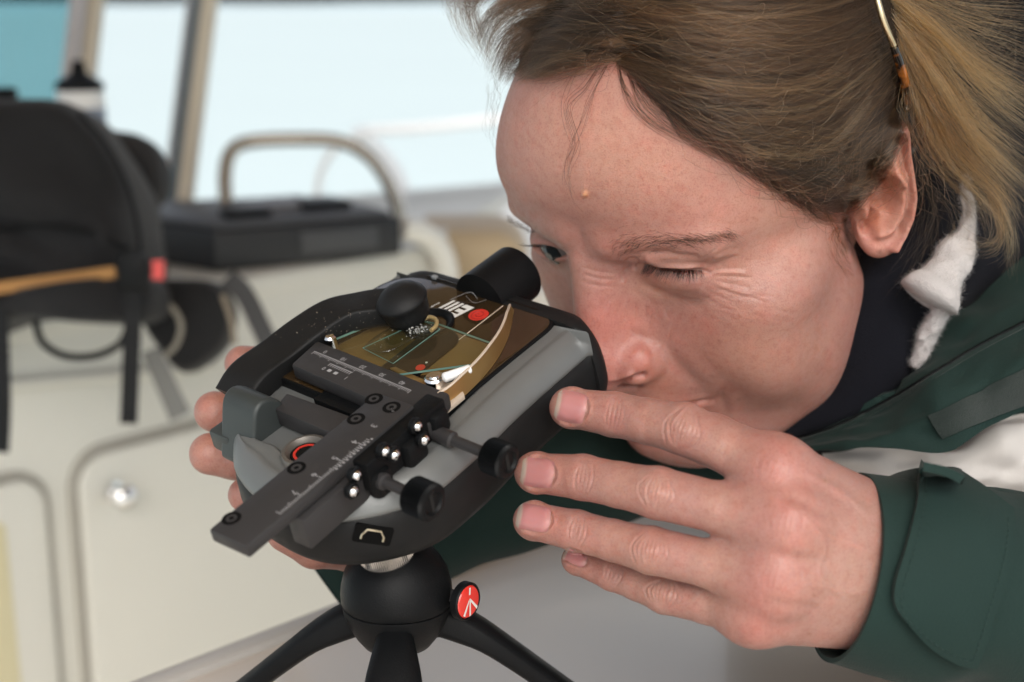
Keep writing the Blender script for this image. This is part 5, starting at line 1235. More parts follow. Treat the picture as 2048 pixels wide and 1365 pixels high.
def on(bvh, pts, lift, d0=.58):
    out = []
    for x, y in pts:
        h, n = cast(bvh, x, y)
        if h is None: h, n = P(x, y, d0), np.array([0, -1., 0])
        else: d0 = (h - np.array([0, 0, CAM_Z])) @ np.array([0, COSP, -SINP])
        if n @ (h - np.array([0, 0, CAM_Z])) > 0: n = -n
        out.append(h + n * lift)
    return np.array(out)
# zip coil along the collar and the hook-tape patch
_zp = catmull([(1600, 884), (1690, 852), (1819, 784), (1947, 706), (2048, 652), (2100, 622)], 90)
tube('zip_tape', on(_cb, _zp, .0004) - _plc, .0016, M['greenin'], person, 6)
_z2 = on(_cb, catmull([(1600, 884), (1690, 852), (1819, 784), (1947, 706), (2048, 652), (2100, 622)], 150), .0018)
bm = bmesh.new()
for p in _z2: bmesh.ops.create_cube(bm, size=.0011, matrix=Matrix.Translation(Vector(p - _plc)) @ Matrix.Rotation(.5, 4, 'Y'))
_o = mkbm('zip_teeth', bm, M['blackpl'], person, False); _o['kind'] = 'stuff'
def patch(name, rows, bvh, lift, m, nu=26, nv=14, th=.0012, d0=.56, dome=0.):
    A = np.array([catmull(r, nu) for r in rows]); G2 = np.stack([catmull(A[:, i], nv) for i in range(nu)], 1)
    T = on(bvh, G2.reshape(-1, 2), lift, d0).reshape(nv, nu, 3)
    for _ in range(4): T[1:-1, 1:-1] = (T[1:-1, 1:-1] * 2 + T[:-2, 1:-1] + T[2:, 1:-1] + T[1:-1, :-2] + T[1:-1, 2:]) / 6
    n = np.cross(np.gradient(T, axis=1), np.gradient(T, axis=0)); n /= np.linalg.norm(n, axis=2)[..., None] + 1e-12
    if (n * (np.array([0, 0, CAM_Z]) - T)).sum() < 0: n = -n
    if dome: T = T + n * (dome * np.sin(np.linspace(0, np.pi, nv))[:, None] * np.sin(np.linspace(0, np.pi, nu))[None])[..., None]
    B = T - n * th; V = np.vstack([T.reshape(-1, 3), B.reshape(-1, 3)]) - _plc; K = nu * nv; F = []
    for i in range(nv - 1):
        for j in range(nu - 1):
            a = i * nu + j; F += [(a, a + 1, a + nu + 1, a + nu), (K + a, K + a + nu, K + a + nu + 1, K + a + 1)]
    bd = [j for j in range(nu)] + [i * nu + nu - 1 for i in range(1, nv)] + [(nv - 1) * nu + j for j in range(nu - 2, -1, -1)] + [i * nu for i in range(nv - 2, 0, -1)]
    F += [(bd[k], K + bd[k], K + bd[(k + 1) % len(bd)], bd[(k + 1) % len(bd)]) for k in range(len(bd))]
    o = mk(name, V, F, m, person); o.data.set_sharp_from_angle(angle=R(50)); return o, T
patch('hook_tape', [[(1858, 834), (1950, 788), (2070, 728)], [(1872, 856), (1962, 815), (2080, 762)], [(1886, 876), (1978, 836), (2090, 790)]], _cb, .0016, M['velcro'])
# shirt showing under the collar
cloth('shirt', [[(1640, 890, .650), (1760, 880, .640), (1880, 860, .630), (2000, 830, .628), (2160, 780, .63)], [(1660, 940, .648), (1780, 950, .634), (1900, 940, .622), (2020, 930, .62), (2180, 900, .62)],
                [(1690, 1010, .65), (1800, 1050, .64), (1920, 1060, .63), (2040, 1060, .625), (2200, 1040, .62)]], M['shirt'], 90, 50, .002, (((4, 6), .005), ((8, 10), .0018)), 23)
# near sleeve with its cuff and tab
_ls = sleeve('jacket_sleeve', [(1688, 1134, .497), (1760, 1148, .499), (1860, 1162, .503), (1980, 1195, .512), (2150, 1228, .53), (2600, 1290, .60)], [.0335, .0345, .0355, .0368, .044, .052], M['green'], (((5, 4), .0018), ((9, 7), .0018), ((20, 14), .0007)), 31)
bpy.context.view_layer.update()
_sb = bvh_of([_ls])
_tab, _tg = patch('cuff_tab', [[(1838, 934), (1890, 948), (1950, 985), (2014, 1032)], [(1830, 1010), (1890, 1028), (1950, 1055), (2014, 1085)], [(1806, 1092), (1870, 1110), (1940, 1135), (2000, 1162)], [(1784, 1158), (1840, 1185), (1910, 1215), (1975, 1236)], [(1782, 1198), (1835, 1235), (1895, 1272), (1960, 1285)], [(1796, 1224), (1850, 1278), (1905, 1312), (1945, 1320)]], _sb, .0042, M['green'], 40, 50, .0030, .47, .0015)
def dashes(name, line, m, r=.00016, on_=.0016, off_=.0009):
    L = np.asarray(line); s = np.r_[0, np.cumsum(np.linalg.norm(np.diff(L, axis=0), axis=1))]; bm = bmesh.new(); x = 0; vs, fs = [], []
    while x + on_ < s[-1]:
        p = [np.array([np.interp(t, s, L[:, i]) for i in range(3)]) for t in (x, x + on_ / 2, x + on_)]
        v, f = tube_vf(p, r, 5); b = len(vs); vs += list(v - _plc); fs += [tuple(i + b for i in q) for q in f]; x += on_ + off_
    bm.free(); o = mk(name, vs, fs, m, person); o['kind'] = 'stuff'; return o
M['thread'] = mat('green_thread', (.011, .032, .027), .7)
_nt = np.array([0, 0, CAM_Z]); _gi = _tg + (_nt - _tg) / np.linalg.norm(_nt - _tg, axis=2)[..., None] * .0002
dashes('stitching', np.vstack([_gi[2:-3, 3], _gi[-3, 3:-3], _gi[-3:2:-1, -4]]), M['thread'])
_tabside = cloth('cuff_tab_fold', [[(1770, 956, .506), (1800, 944, .502), (1836, 936, .496), (1850, 938, .494)], [(1768, 966, .503), (1800, 962, .499), (1832, 962, .494), (1842, 964, .492)]], M['greenin'], 20, 8, .0014)
# far sleeve reaching round behind the microscope
_rs = sleeve('jacket_sleeve', [(640, 1150, .630), (700, 1108, .634), (800, 1056, .642), (930, 1002, .655), (1100, 940, .682), (1300, 880, .72), (1700, 780, .82)], [.020, .0235, .027, .0300, .034, .040, .055], M['green'], (((8, 5), .0022), ((14, 9), .0018)), 12)
# torso behind: dark jacket back and shoulder
def ellipsoid(name, px, r, m, rot=(0, 0, 0), folds=.004, seed=2):
    bm = bmesh.new(); bmesh.ops.create_uvsphere(bm, u_segments=64, v_segments=40, radius=1)
    o = mkbm(name, bm, m, person, True, 180); c = P(*px); rn = np.random.default_rng(seed); ph = rn.uniform(0, 6, 6)
    for v in o.data.vertices:
        q = np.array(v.co); k = 1 + folds * 20 * (math.sin(q[0] * 5 + ph[0]) * math.sin(q[1] * 4 + ph[1]) + .5 * math.sin(q[2] * 9 + ph[2] + q[0] * 3)) * .2
        v.co = Vector(c + q * np.array(r) * k - _plc)
    return o
ellipsoid('jacket_back', (2230, 330, .93), (.17, .16, .20), M['navy'])
ellipsoid('jacket_body', (2150, 860, .88), (.22, .17, .20), M['greenin'], seed=5)
# fleece draw-cord end
def cord(name, pts, rpx, m, seed):
    c = catmull([np.r_[pcam(*p), r * p[2] / FPX] for p, r in zip(pts, rpx)], 46); n = 40; t, N, B = frames(c[:, :3]); a = np.linspace(0, 2 * np.pi, n, endpoint=False)
    nz = noise2(46, n + 1, (((12, 8), .0006), ((26, 20), .00035)), seed); rings = []
    for i in range(46):
        rr = c[i, 3] * (1 if 0 < i < 45 else .15) + (nz[i, :n] * np.minimum(1, np.abs(np.linspace(-3, 3, n)) * 0 + 1) if 0 < i < 45 else 0)
        rings.append(c[i, :3] + np.outer(rr * np.cos(a), N[i]) + np.outer(rr * np.sin(a), B[i]))
    v, f = loft(rings); return mk(name, c2w(v) - _plc, f, m, person)
cord('fleece_cord', [(1930, 350, .600), (1934, 390, .599), (1938, 430, .597), (1932, 470, .594), (1914, 505, .591), (1896, 540, .588), (1876, 568, .585), (1860, 592, .583), (1853, 603, .583)], [5, 8, 11, 17, 36, 36, 44, 64, 60], M['wool'], 3)
cord('fleece_cord', [(1898, 590, .590), (1876, 632, .592), (1852, 680, .596), (1834, 735, .602)], [18, 17, 16, 13], M['wool'], 8)

# plush fibres on the cord end
_cord = [o for o in person.children if o.name.startswith('fleece_cord')]
_fr = np.random.default_rng(44); FUZZ = []
for o in _cord:
    pl = list(o.data.polygons)
    for k in _fr.integers(0, len(pl), 5200):
        p = pl[k]; c = np.array(p.center) + _plc; n = np.array(p.normal) + _fr.normal(0, .8, 3); n /= np.linalg.norm(n); L = _fr.uniform(.0006, .0019)
        FUZZ.append(np.array([c, c + n * L * .6, c + (n + _fr.normal(0, .5, 3)) * L]))
# ================================================================ hair
_hb = np_bvh(cm2w(_hc), _hq)
GS = 8; _gx = np.arange(820, 2120, GS); _gy = np.arange(-120, 900, GS); _D = np.full((len(_gy), len(_gx)), np.nan)
_dax = np.array([0, COSP, -SINP]); _co = np.array([0, 0, CAM_Z])
for i, y in enumerate(_gy):
    for j, x in enumerate(_gx):
        h, _ = cast(_hb, x, y)
        if h is not None: _D[i, j] = (h - _co) @ _dax
for _ in range(200):
    m = np.isnan(_D)
    if not m.any(): break
    Pd = np.pad(_D, 1, constant_values=np.nan); st = np.stack([Pd[:-2, 1:-1], Pd[2:, 1:-1], Pd[1:-1, :-2], Pd[1:-1, 2:]])
    with np.errstate(all='ignore'):
        import warnings; warnings.simplefilter('ignore'); f = np.nanmean(st, axis=0)
    _D[m] = f[m] + .0006
for _ in range(6):
    Pd = np.pad(_D, 1, mode='edge'); _Ds = (Pd[:-2, 1:-1] + Pd[2:, 1:-1] + Pd[1:-1, :-2] + Pd[1:-1, 2:] + 4 * _D) / 8; _D = _Ds
def depth_at(x, y):
    fx = np.clip((x - _gx[0]) / GS, 0, len(_gx) - 1.001); fy = np.clip((y - _gy[0]) / GS, 0, len(_gy) - 1.001); i, j = fy.astype(int), fx.astype(int); a, b = fy - i, fx - j
    return (_D[i, j] * (1 - b) + _D[i, j + 1] * b) * (1 - a) + (_D[i + 1, j] * (1 - b) + _D[i + 1, j + 1] * b) * a
def hair_material(name, ramp_pts, rough=.32, rr=.45):
    m = bpy.data.materials.new(name); m.use_nodes = True; nt = m.node_tree; nt.nodes.clear(); L = nt.links
    out = nt.nodes.new('ShaderNodeOutputMaterial'); hb = nt.nodes.new('ShaderNodeBsdfHairPrincipled'); hb.parametrization = 'COLOR'
    at = nt.nodes.new('ShaderNodeAttribute'); at.attribute_name = 'shade'; cr = nt.nodes.new('ShaderNodeValToRGB')
    while len(cr.color_ramp.elements) < len(ramp_pts): cr.color_ramp.elements.new(.5)
    for e, (p, c) in zip(cr.color_ramp.elements, ramp_pts): e.position = p; e.color = (*c, 1)
    L.new(at.outputs['Fac'], cr.inputs[0]); L.new(cr.outputs[0], hb.inputs['Color']); hb.inputs['Roughness'].default_value = rough; hb.inputs['Radial Roughness'].default_value = rr
    hb.inputs['Random Roughness'].default_value = .2
    L.new(hb.outputs[0], out.inputs[0]); return m
M['hair'] = hair_material('brown_hair', [(0, (0.0056, 0.0028, 0.0015)), (.3, (0.0141, 0.0068, 0.0034)), (.6, (0.0358, 0.0174, 0.0081)), (.85, (0.1035, 0.0520, 0.0226)), (1, (0.2258, 0.1202, 0.0535))])
M['goldhair'] = hair_material('golden_blond_hair', [(0, (0.0134, 0.0064, 0.0026)), (.3, (0.0403, 0.0189, 0.0069)), (.65, (0.1176, 0.0563, 0.0176)), (1, (0.2800, 0.1455, 0.0510))])  # the tail's own golden colour
M['darkhair'] = hair_material('dark_brown_hair', [(0, (.003, .002, .0018)), (1, (.008, .005, .004))])
M['browhair'] = hair_material('brow_hair', [(0, (.009, .0055, .0038)), (1, (.028, .017, .011))])
def curves_obj(name, strands, radii, shades, m, parent=None):
    """strands: list of (n,3) world arrays"""
    cu = bpy.data.hair_curves.new(name); cu.add_curves([len(s) for s in strands])
    pos = np.vstack(strands) - _plc; cu.position_data.foreach_set('vector', pos.astype(np.float32).ravel())
    ra = cu.attributes.get('radius') or cu.attributes.new('radius', 'FLOAT', 'POINT')
    rr = np.concatenate([r * (1 - .75 * np.linspace(0, 1, len(s)) ** 3) * np.ones(len(s)) for s, r in zip(strands, radii)]); ra.data.foreach_set('value', rr.astype(np.float32))
    sh = cu.attributes.new('shade', 'FLOAT', 'CURVE'); sh.data.foreach_set('value', np.asarray(shades, np.float32))
    o = bpy.data.objects.new(name, cu); COL.objects.link(o); cu.materials.append(m); o.parent = parent or person; return o
HR_ = np.random.default_rng(21)
def family(guides, N, lift=(1, 9), sigma=(5, 1.6), rad=(.045, .075), shade=(.35, .2), grad=0., t0=(0, .25), t1=(.85, 1.0), clumps=60, npt=22, wav=1.0, explicit=False, lifts=None, root0=True):
    """strands interpolated between ordered guide lines in the photo; guides: list of [(px, py[, depth])...]"""
    K = 3 if explicit else 2; G = np.array([catmull([p[:K] for p in g], 40) for g in guides]); ng = len(G)
    S, Rr, Sh = [], [], []
    cl_s = HR_.uniform(0, ng - 1, clumps); cl_o = HR_.normal(0, sigma[0], (clumps, 2)); cl_ph = HR_.uniform(0, 6.28, (clumps, 2)); cl_l = HR_.uniform(0, 1, clumps); cl_sh = HR_.normal(0, .22, clumps)
    for k in range(N):
        c = HR_.integers(clumps); s = np.clip(cl_s[c] + HR_.normal(0, .10 * max(1, (ng - 1) / 8)), 0, ng - 1 - 1e-6) if HR_.random() < .75 else HR_.uniform(0, ng - 1 - 1e-6)
        i = int(s); f = s - i; g = G[i] * (1 - f) + G[i + 1] * f
        a, b = HR_.uniform(*t0), HR_.uniform(*t1); t = np.linspace(a, b, npt); q = np.stack([np.interp(t * 39, np.arange(40), g[:, d]) for d in range(K)], 1)
        u = np.linspace(0, 1, npt); env = np.minimum(1, u * 3)
        off = np.outer(env, cl_o[c]) + np.outer(env, HR_.normal(0, sigma[1], 2))
        ph = cl_ph[c] + HR_.normal(0, .3, 2); off += np.stack([np.sin(u * 5 + ph[0]), np.sin(u * 6 + ph[1])], 1) * (wav * 2.4) * env[:, None]
        q[:, :2] += off
        if explicit: d = q[:, 2].copy()
        else: d = depth_at(q[:, 0], q[:, 1])
        lf = (lift[0] + (lift[1] - lift[0]) * (cl_l[c] * .6 + HR_.random() * .4)) / 1000
        pr = np.minimum(1, .12 + u * 3.2) if root0 else np.ones(npt)
        d = d - lf * pr
        S.append(P(q[:, 0], q[:, 1], d)); Rr.append(HR_.uniform(*rad) / 1000); Sh.append(np.clip(shade[0] + grad * (.5 - s / (ng - 1)) + cl_sh[c] + HR_.normal(0, shade[1]), 0, 1))
    return S, Rr, Sh
# main mass combed back from the brow towards the ear
_main = [[(1060, -60), (1250, -30), (1420, -10), (1600, -20), (1780, -70)],
         [(1080, -25), (1300, 14), (1460, 40), (1620, 30), (1765, -20)],
         [(1110, 15), (1320, 50), (1480, 82), (1630, 72), (1762, 10)],
         [(1150, 62), (1320, 100), (1480, 130), (1640, 115), (1768, 40)],
         [(1222, 120), (1330, 154), (1480, 180), (1640, 165), (1775, 75)],
         [(1245, 130), (1350, 190), (1490, 226), (1640, 215), (1784, 105)],
         [(1285, 170), (1390, 232), (1520, 268), (1660, 258), (1792, 135)],
         [(1330, 215), (1430, 268), (1550, 304), (1680, 292), (1800, 165)],
         [(1395, 262), (1490, 306), (1590, 336), (1700, 318), (1806, 190)],
         [(1465, 302), (1550, 340), (1630, 362), (1720, 334), (1808, 215)],
         [(1540, 342), (1610, 374), (1670, 386), (1738, 345), (1806, 232)],
         [(1600, 388), (1650, 408), (1695, 408), (1750, 352), (1800, 245)]]
S, Rr, Sh = [], [], []
def add(t):
    S.extend(t[0]); Rr.extend(t[1]); Sh.extend(t[2])
add(family(_main, 8200, (1.0, 10), (11, 3.2), (.030, .056), (.22, .14), .26, (0, .30), (.8, 1), 110, wav=2.2))
add(family(_main, 1300, (9, 15), (18, 3.5), (.035, .065), (.64, .2), .35, (0, .35), (.6, 1), 70, wav=3))
add(family(_main, 420, (11, 19), (24, 18), (.028, .045), (.72, .2), .2, (.05, .5), (.5, 1), 260, wav=6))
# separate locks lying over the mass, tighter and lighter, each with its own wander
def locks(guides, n, per, lift, shade, span=(0, .25), end=(.8, 1), amp=11, tight=2.6, rad=(.030, .056)):
    K = np.array([catmull([p[:2] for p in g], 40) for g in guides]); ng = len(K)
    for k in range(n):
        s = HR_.uniform(0, ng - 1.001); i = int(s); f = s - i; g = K[i] * (1 - f) + K[i + 1] * f; a, b = HR_.uniform(*span), HR_.uniform(*end); t = np.linspace(a, b, 26)
        q = np.stack([np.interp(t * 39, np.arange(40), g[:, d]) for d in range(2)], 1); u = np.linspace(0, 1, 26); ph = HR_.uniform(0, 6.28, 2); fq = HR_.uniform(2.5, 6.5)
        q[:, 1] += amp * HR_.normal(0, .8) * np.sin(u * fq + ph[0]) * np.minimum(1, u * 3); sh = np.clip(HR_.normal(shade[0], shade[1]), 0, 1); lf = HR_.uniform(*lift); wd = HR_.uniform(4, 12)
        for j in range(int(per * HR_.uniform(.5, 1.4))):
            o = HR_.normal(0, 1); spread = wd * (.35 + .65 * np.abs(np.sin(u * 2.2 + ph[1]))); r = q.copy(); r[:, 1] += o * spread + HR_.normal(0, tight); r[:, 0] += HR_.normal(0, 2)
            d = depth_at(r[:, 0], r[:, 1]) - (lf + 1.2 * (1 - abs(o)) + HR_.random() * .8) / 1000 * np.minimum(1, .12 + u * 3)
            S.append(P(r[:, 0], r[:, 1], d)); Rr.append(HR_.uniform(*rad) / 1000); Sh.append(np.clip(sh + HR_.normal(0, .07), 0, 1))
locks(_main, 110, 36, (8, 13), (.38, .16))
locks(_main[:8], 60, 18, (11, 15), (.70, .14), (0, .35))
locks(_main[5:], 50, 26, (9, 13), (.20, .10), (0, .2))
add(family(_main, 300, (12, 21), (30, 26), (.040, .055), (.86, .12), 0, (.0, .55), (.5, 1), 300, wav=8))
add(family([[(x, y + 16) for x, y in g] for g in _main[5:]], 240, (.6, 5), (14, 12), (.028, .042), (.28, .18), 0, (0, .3), (.45, .95), 240, wav=3))
add(family([[(x - 6, y + 34) for x, y in g] for g in _main[6:11]], 70, (.6, 4), (12, 10), (.026, .038), (.3, .18), 0, (0, .3), (.4, .8), 70, wav=4))
# baby hairs along the hairline
add(family(_main[2:], 900, (.3, 3.2), (12, 9), (.022, .038), (.35, .15), 0, (0, .08), (.16, .5), 260, wav=1.5))
# hairline wisps in front of the ear and at the temple
add(family([[(1230, 125), (1290, 190), (1360, 250)], [(1330, 215), (1400, 275), (1480, 325)], [(1440, 290), (1520, 350), (1610, 390)], [(1540, 350), (1600, 402), (1680, 420)], [(1610, 400), (1650, 440), (1700, 440)]], 420, (.3, 2.5), (6, 4), (.022, .04), (.25, .12), 0, (0, .3), (.5, 1), 60, wav=1.4))
# left part: falls over the brow towards the far temple, then lifts in the wind
_left = [[(1420, -70), (1250, -50), (1100, -30), (990, 10), (950, 80)], [(1450, -10), (1230, -5), (1080, 10), (1000, 50), (968, 120)], [(1400, 40), (1210, 32), (1090, 45), (1020, 90), (985, 160)], [(1330, 88), (1190, 76), (1090, 82), (1030, 120), (1004, 170)], [(1262, 112), (1176, 104), (1110, 112), (1060, 138), (1020, 160)], [(1216, 120), (1180, 126), (1140, 132), (1100, 145), (1050, 152)]]
add(family(_left, 2600, (1, 11), (7, 2.5), (.040, .07), (.32, .14), 0, (0, .25), (.75, 1), 80))
add(family(_left, 200, (8, 15), (16, 12), (.028, .045), (.6, .2), 0, (0, .4), (.6, 1), 90, wav=3))
_lw = [[(1120, -60, .575), (1010, -40, .580), (950, 10, .585), (960, 80, .585), (985, 140, .585)], [(1090, -60, .58), (980, -40, .585), (930, 0, .59), (945, 60, .59), (985, 110, .588)], [(1060, -60, .585), (950, -50, .59), (915, -10, .595), (925, 40, .595), (965, 78, .595)]]
locks(_left, 30, 22, (9, 13), (.5, .18), (0, .2), (.75, 1), 8)
add(family(_left, 120, (12, 20), (26, 22), (.036, .05), (.7, .2), 0, (0, .4), (.5, 1), 120, wav=6))
add(family(_lw, 420, (0, 4), (12, 4), (.03, .055), (.35, .15), 0, (0, .2), (.5, 1), 40, explicit=True, wav=2.5))
add(family([[(985, 120, .584), (965, 200, .586), (975, 260, .588), (995, 300, .59)], [(1000, 140, .583), (985, 220, .586), (980, 290, .588), (1000, 340, .59)]], 16, (0, 3), (8, 5), (.022, .035), (.3, .1), 0, (0, .3), (.6, 1), 12, explicit=True, wav=3))
hair = curves_obj('hair', S, Rr, Sh, M['hair'])
# loose strands curling down the forehead
S, Rr, Sh = [], [], []
for g, n in (([(1205, 110), (1170, 170), (1135, 210), (1150, 280), (1132, 330), (1142, 390), (1185, 430)], 6), ([(1215, 115), (1190, 175), (1168, 240), (1140, 300), (1128, 360), (1150, 410)], 5), ([(1230, 120), (1245, 180), (1280, 230), (1330, 262), (1400, 290)], 22), ([(1250, 140), (1275, 195), (1320, 245), (1420, 300)], 18), ([(1320, 210), (1360, 270), (1420, 310), (1500, 335)], 16), ([(1420, 285), (1480, 330), (1560, 375), (1640, 400)], 18), ([(1150, 130), (1130, 190), (1128, 240), (1150, 290), (1180, 305)], 2), ([(1690, 430), (1668, 480), (1690, 530), (1744, 574)], 46), ([(1645, 410), (1664, 470), (1698, 520), (1728, 590)], 30)):
    add(family([g, [(x + 7, y + 3) for x, y in g]], n, (.8, 3.0), (3 if g[0][0] < 1500 else 10, 5 if g[0][0] < 1500 else 8), (.034, .050) if g[0][0] < 1500 else (.020, .032), (.16 if g[0][0] < 1500 else .6, .12), 0, (0, .1), (.75, 1), 6, npt=34, wav=1.5))
curves_obj('loose_strands', S, Rr, Sh, M['hair'])
# tail blowing back behind the ear
S, Rr, Sh = [], [], []
_tail = [[(1745, -60, .610), (1830, -30, .605), (1940, 0, .60), (2100, 20, .60)], [(1750, -40, .610), (1850, 30, .602), (1960, 110, .598), (2110, 190, .60)], [(1755, -20, .610), (1850, 70, .600), (1960, 190, .596), (2110, 300, .60)], [(1765, 10, .612), (1850, 110, .600), (1950, 250, .596), (2090, 380, .60)],
         [(1775, 40, .612), (1850, 150, .602), (1930, 290, .598), (2060, 420, .598)], [(1785, 70, .614), (1845, 170, .604), (1915, 300, .600), (2010, 400, .598), (2050, 500, .60)], [(1795, 100, .616), (1850, 200, .608), (1910, 310, .602), (1985, 390, .600), (2010, 490, .602)], [(1802, 130, .62), (1850, 230, .612), (1900, 320, .608), (1960, 370, .606), (1990, 430, .606)]]
_tail = [[(x, y, (.545 + .0015 * i, .563, .575, .584, .588)[k]) for k, (x, y, _) in enumerate(g)] for i, g in enumerate(_tail)]
add(family(_tail, 900, (0, 14), (20, 3), (.040, .075), (.54, .18), 0, (0, .15), (.7, 1), 70, explicit=True, wav=2))
add(family(_tail[1:6], 620, (6, 18), (15, 3), (.040, .07), (.74, .18), 0, (0, .2), (.7, 1), 26, explicit=True, wav=1.6))
add(family(_tail, 260, (0, 24), (46, 26), (.03, .048), (.6, .2), 0, (.1, .4), (.6, 1), 120, explicit=True, wav=7))
add(family([[(1960, 330, 0.579), (1985, 420, 0.578), (1990, 480, 0.579), (1950, 495, 0.580), (1890, 470, 0.582)], [(1990, 360, 0.578), (2020, 450, 0.578), (2030, 520, 0.582), (2035, 560, 0.582)]], 130, (0, 4), (7, 3), (.03, .05), (.6, .2), 0, (0, .2), (.7, 1), 12, explicit=True, wav=2))
add(family([[(1880, 60, 0.582), (1960, 40, 0.582), (2010, 10, 0.582), (2020, -40, 0.582)], [(1900, 100, 0.582), (1985, 130, 0.582), (2040, 90, 0.582), (2060, 0, 0.582)], [(1920, 160, 0.582), (2000, 210, 0.582), (2060, 200, 0.582), (2100, 150, 0.582)]], 70, (0, 8), (24, 14), (.024, .04), (.5, .2), 0, (0, .3), (.6, 1), 40, explicit=True, wav=6))
add(family([[(1830, 330, 0.597), (1850, 420, 0.592), (1800, 520, 0.588), (1740, 590, 0.586)], [(1840, 340, 0.597), (1900, 430, 0.592), (1880, 520, 0.588), (1800, 600, 0.586)]], 40, (0, 6), (14, 10), (.022, .036), (.25, .12), 0, (0, .3), (.6, 1), 24, explicit=True, wav=4))
curves_obj('ponytail', S, Rr, Sh, M['goldhair'])
# darker under-hair hugging the scalp (keeps the mass opaque)
_poly = np.array([(940, -400), (985, 60), (1012, 140), (1060, 140), (1130, 130), (1205, 122), (1240, 128), (1300, 178), (1370, 236), (1440, 276), (1520, 318), (1590, 362), (1650, 392), (1700, 395), (1745, 345), (1790, 250), (1840, 230), (1990, 200), (2100, -400)], float)
_hp = hpx(_hc); _n = vnormals(_hc, _hq); _in = in_poly(_hp, _poly) & ((_n * -_hc).sum(1) > -.35 * np.linalg.norm(_hc, axis=1)) & (_hv[:, 0] > -80); _f = _hq[_in[_hq].all(1)]
_bd, _ = poly_dist(_hp, _poly[1:17]); _of = np.clip(_bd / 60, 0, 1) * 3.0
_ids = np.unique(_f); _mp = np.full(len(_hc), -1); _mp[_ids] = np.arange(len(_ids)); _sv = cm2w(_hc[_ids] + _n[_ids] * (_of[_ids] + .15)[:, None]) - _plc
M['underhair'] = mat('under_hair', (.018, .012, .008), .6, bump=.8, bscale=600, var=.4, vscale=120, spec=.2)
_fl = _mp[_f]; me = bpy.data.meshes.new('under_hair'); me.vertices.add(len(_sv)); me.vertices.foreach_set('co', _sv.ravel()); me.loops.add(len(_fl) * 4); me.loops.foreach_set('vertex_index', np.ascontiguousarray(_fl).ravel().astype(np.int32)); me.polygons.add(len(_fl)); me.polygons.foreach_set('loop_start', np.arange(0, len(_fl) * 4, 4, dtype=np.int32)); me.update()
link_mesh('under_hair', me, M['underhair'], person)
# brows and lashes
def hairs(name, items, m):
    S, Rr, Sh = [], [], []
    for pts, r in items:
        W = []
        for (x, y, l) in pts:
            h, n = cast(_hb, x, y)
            if h is None: h, n = P(x, y, depth_at(np.array([x]), np.array([y]))[0]), np.array([0, -1., 0])
            W.append(h + n * l / 1000)
        S.append(catmull(W, 10)); Rr.append(r / 1000); Sh.append(HR_.uniform(.1, .9))
    return curves_obj(name, S, Rr, Sh, m)
it = []
_br = catmull([(1228, 500), (1270, 492), (1320, 487), (1370, 480), (1420, 474), (1466, 468)], 600)
for k in range(440):
    s = HR_.random(); p = _br[int(s * 599)]; wd = 22 * (1 - .6 * s) + 4; o = HR_.normal(0, .45) * wd
    a = R(-62 + 60 * min(1, s * 1.35) + HR_.normal(0, 10)); a = a if o > 0 else a + R(16); L = HR_.uniform(14, 30) * (1 - .2 * s)
    x, y = p[0] + HR_.normal(0, 4), p[1] + o
    it.append(([(x, y, .05), (x + L * .5 * math.cos(a), y + L * .5 * math.sin(a), .7), (x + L * math.cos(a + .35), y + L * math.sin(a + .35), .4)], HR_.uniform(.028, .046)))
hairs('eyebrow', it, M['browhair'])
it = []
for k in range(150):
    s = HR_.random(); x, y = 1020 + s * 52, 438 + s * 28 + HR_.normal(0, 4); L = HR_.uniform(6, 11)
    it.append(([(x, y, .05), (x - L * .5, y + 1, .6), (x - L, y - 1 + HR_.normal(0, 2), .6)], .04))
hairs('eyebrow', it, M['browhair'])
it = []
_ll = catmull([(1290, 529), (1320, 538), (1350, 541), (1380, 542), (1403, 542)], 600)
for k in range(260):
    s = HR_.random(); p = _ll[int(s * 599)] + [0, HR_.normal(0, .8)]; L = (17 + 9 * s) * HR_.uniform(.5, 1.15); a = R(112 - 40 * s + HR_.normal(0, 9))
    it.append(([(p[0], p[1] - 1, .1), (p[0] + L * .5 * math.cos(a), p[1] + L * .5 * math.sin(a), 1.4), (p[0] + L * math.cos(a + .12), p[1] + L * .95 * math.sin(a + .12), 1.9)], HR_.uniform(.034, .052)))
hairs('eyelashes', it, M['darkhair'])
S, Rr, Sh = [], [], []
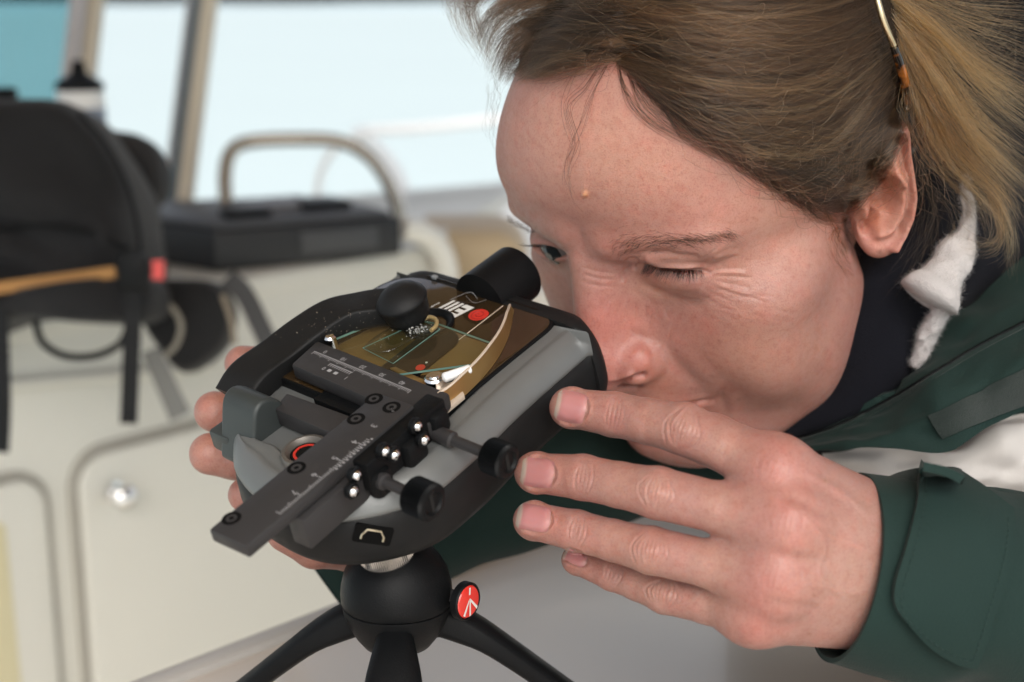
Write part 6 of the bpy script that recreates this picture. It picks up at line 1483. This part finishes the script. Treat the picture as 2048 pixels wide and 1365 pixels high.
for k in range(46):
    s = HR_.random(); d = _e0[2] / 1000 - .012; x, y = 1066 + s * 40, 489 + s * 4; L = 32 * (1 - .55 * s) * HR_.uniform(.7, 1.1)
    S.append(catmull([P(x, y, d), P(x - L * .5, y + 4, d - .001), P(x - L, y + 2 - HR_.uniform(0, 6), d - .002)], 8)); Rr.append(.05e-3); Sh.append(.2)
curves_obj('eyelashes', S, Rr, Sh, M['darkhair'])
M['fuzz'] = hair_material('white_fibre', [(0, (.5, .47, .46)), (1, (.7, .67, .65))], .5, .7)
curves_obj('cord_fibres', FUZZ, [.00004] * len(FUZZ), HR_.uniform(0, 1, len(FUZZ)), M['fuzz'])
# ---- spectacles pushed up over the hair
sp = empty('spectacles', 'thin gold wire spectacles with tortoiseshell tips pushed back into the hair', 'spectacles', loc=tuple(P(1780, 80, .585)))
_so = np.array(sp.location)
def arm(name, pts, r, m, lift, n=40):
    c = catmull(pts, n); d = depth_at(c[:, 0], c[:, 1]) - lift; return tube(name, P(c[:, 0], c[:, 1], d) - _so, r, m, sp, 10)
M['gold'] = mat('pale_gold_metal', (.62, .50, .32), .22, 1.)
M['tort'] = mat('tortoiseshell', (.10, .035, .008), .15, spec=.6, coat=.5)
_nt = M['tort'].node_tree; _nz = _nt.nodes.new('ShaderNodeTexNoise'); _nz.inputs['Scale'].default_value = 120; _tc = _nt.nodes.new('ShaderNodeTexCoord'); _nt.links.new(_tc.outputs['Object'], _nz.inputs['Vector'])
_cr = _nt.nodes.new('ShaderNodeValToRGB'); _cr.color_ramp.elements[0].position = .45; _cr.color_ramp.elements[0].color = (.006, .003, .002, 1); _cr.color_ramp.elements[1].position = .62; _cr.color_ramp.elements[1].color = (.42, .13, .02, 1)
_nt.links.new(_nz.outputs[0], _cr.inputs[0]); _nt.links.new(_cr.outputs[0], _nt.nodes['Principled BSDF'].inputs['Base Color'])
arm('temple_arm', [(1738, -70), (1752, -10), (1768, 45), (1790, 98)], .0013, M['gold'], .0180)
arm('temple_tip', [(1788, 94), (1798, 122), (1808, 160), (1814, 196), (1813, 222)], np.r_[np.linspace(.0016, .0023, 34), np.linspace(.0022, .0012, 6)], M['tort'], .0185)
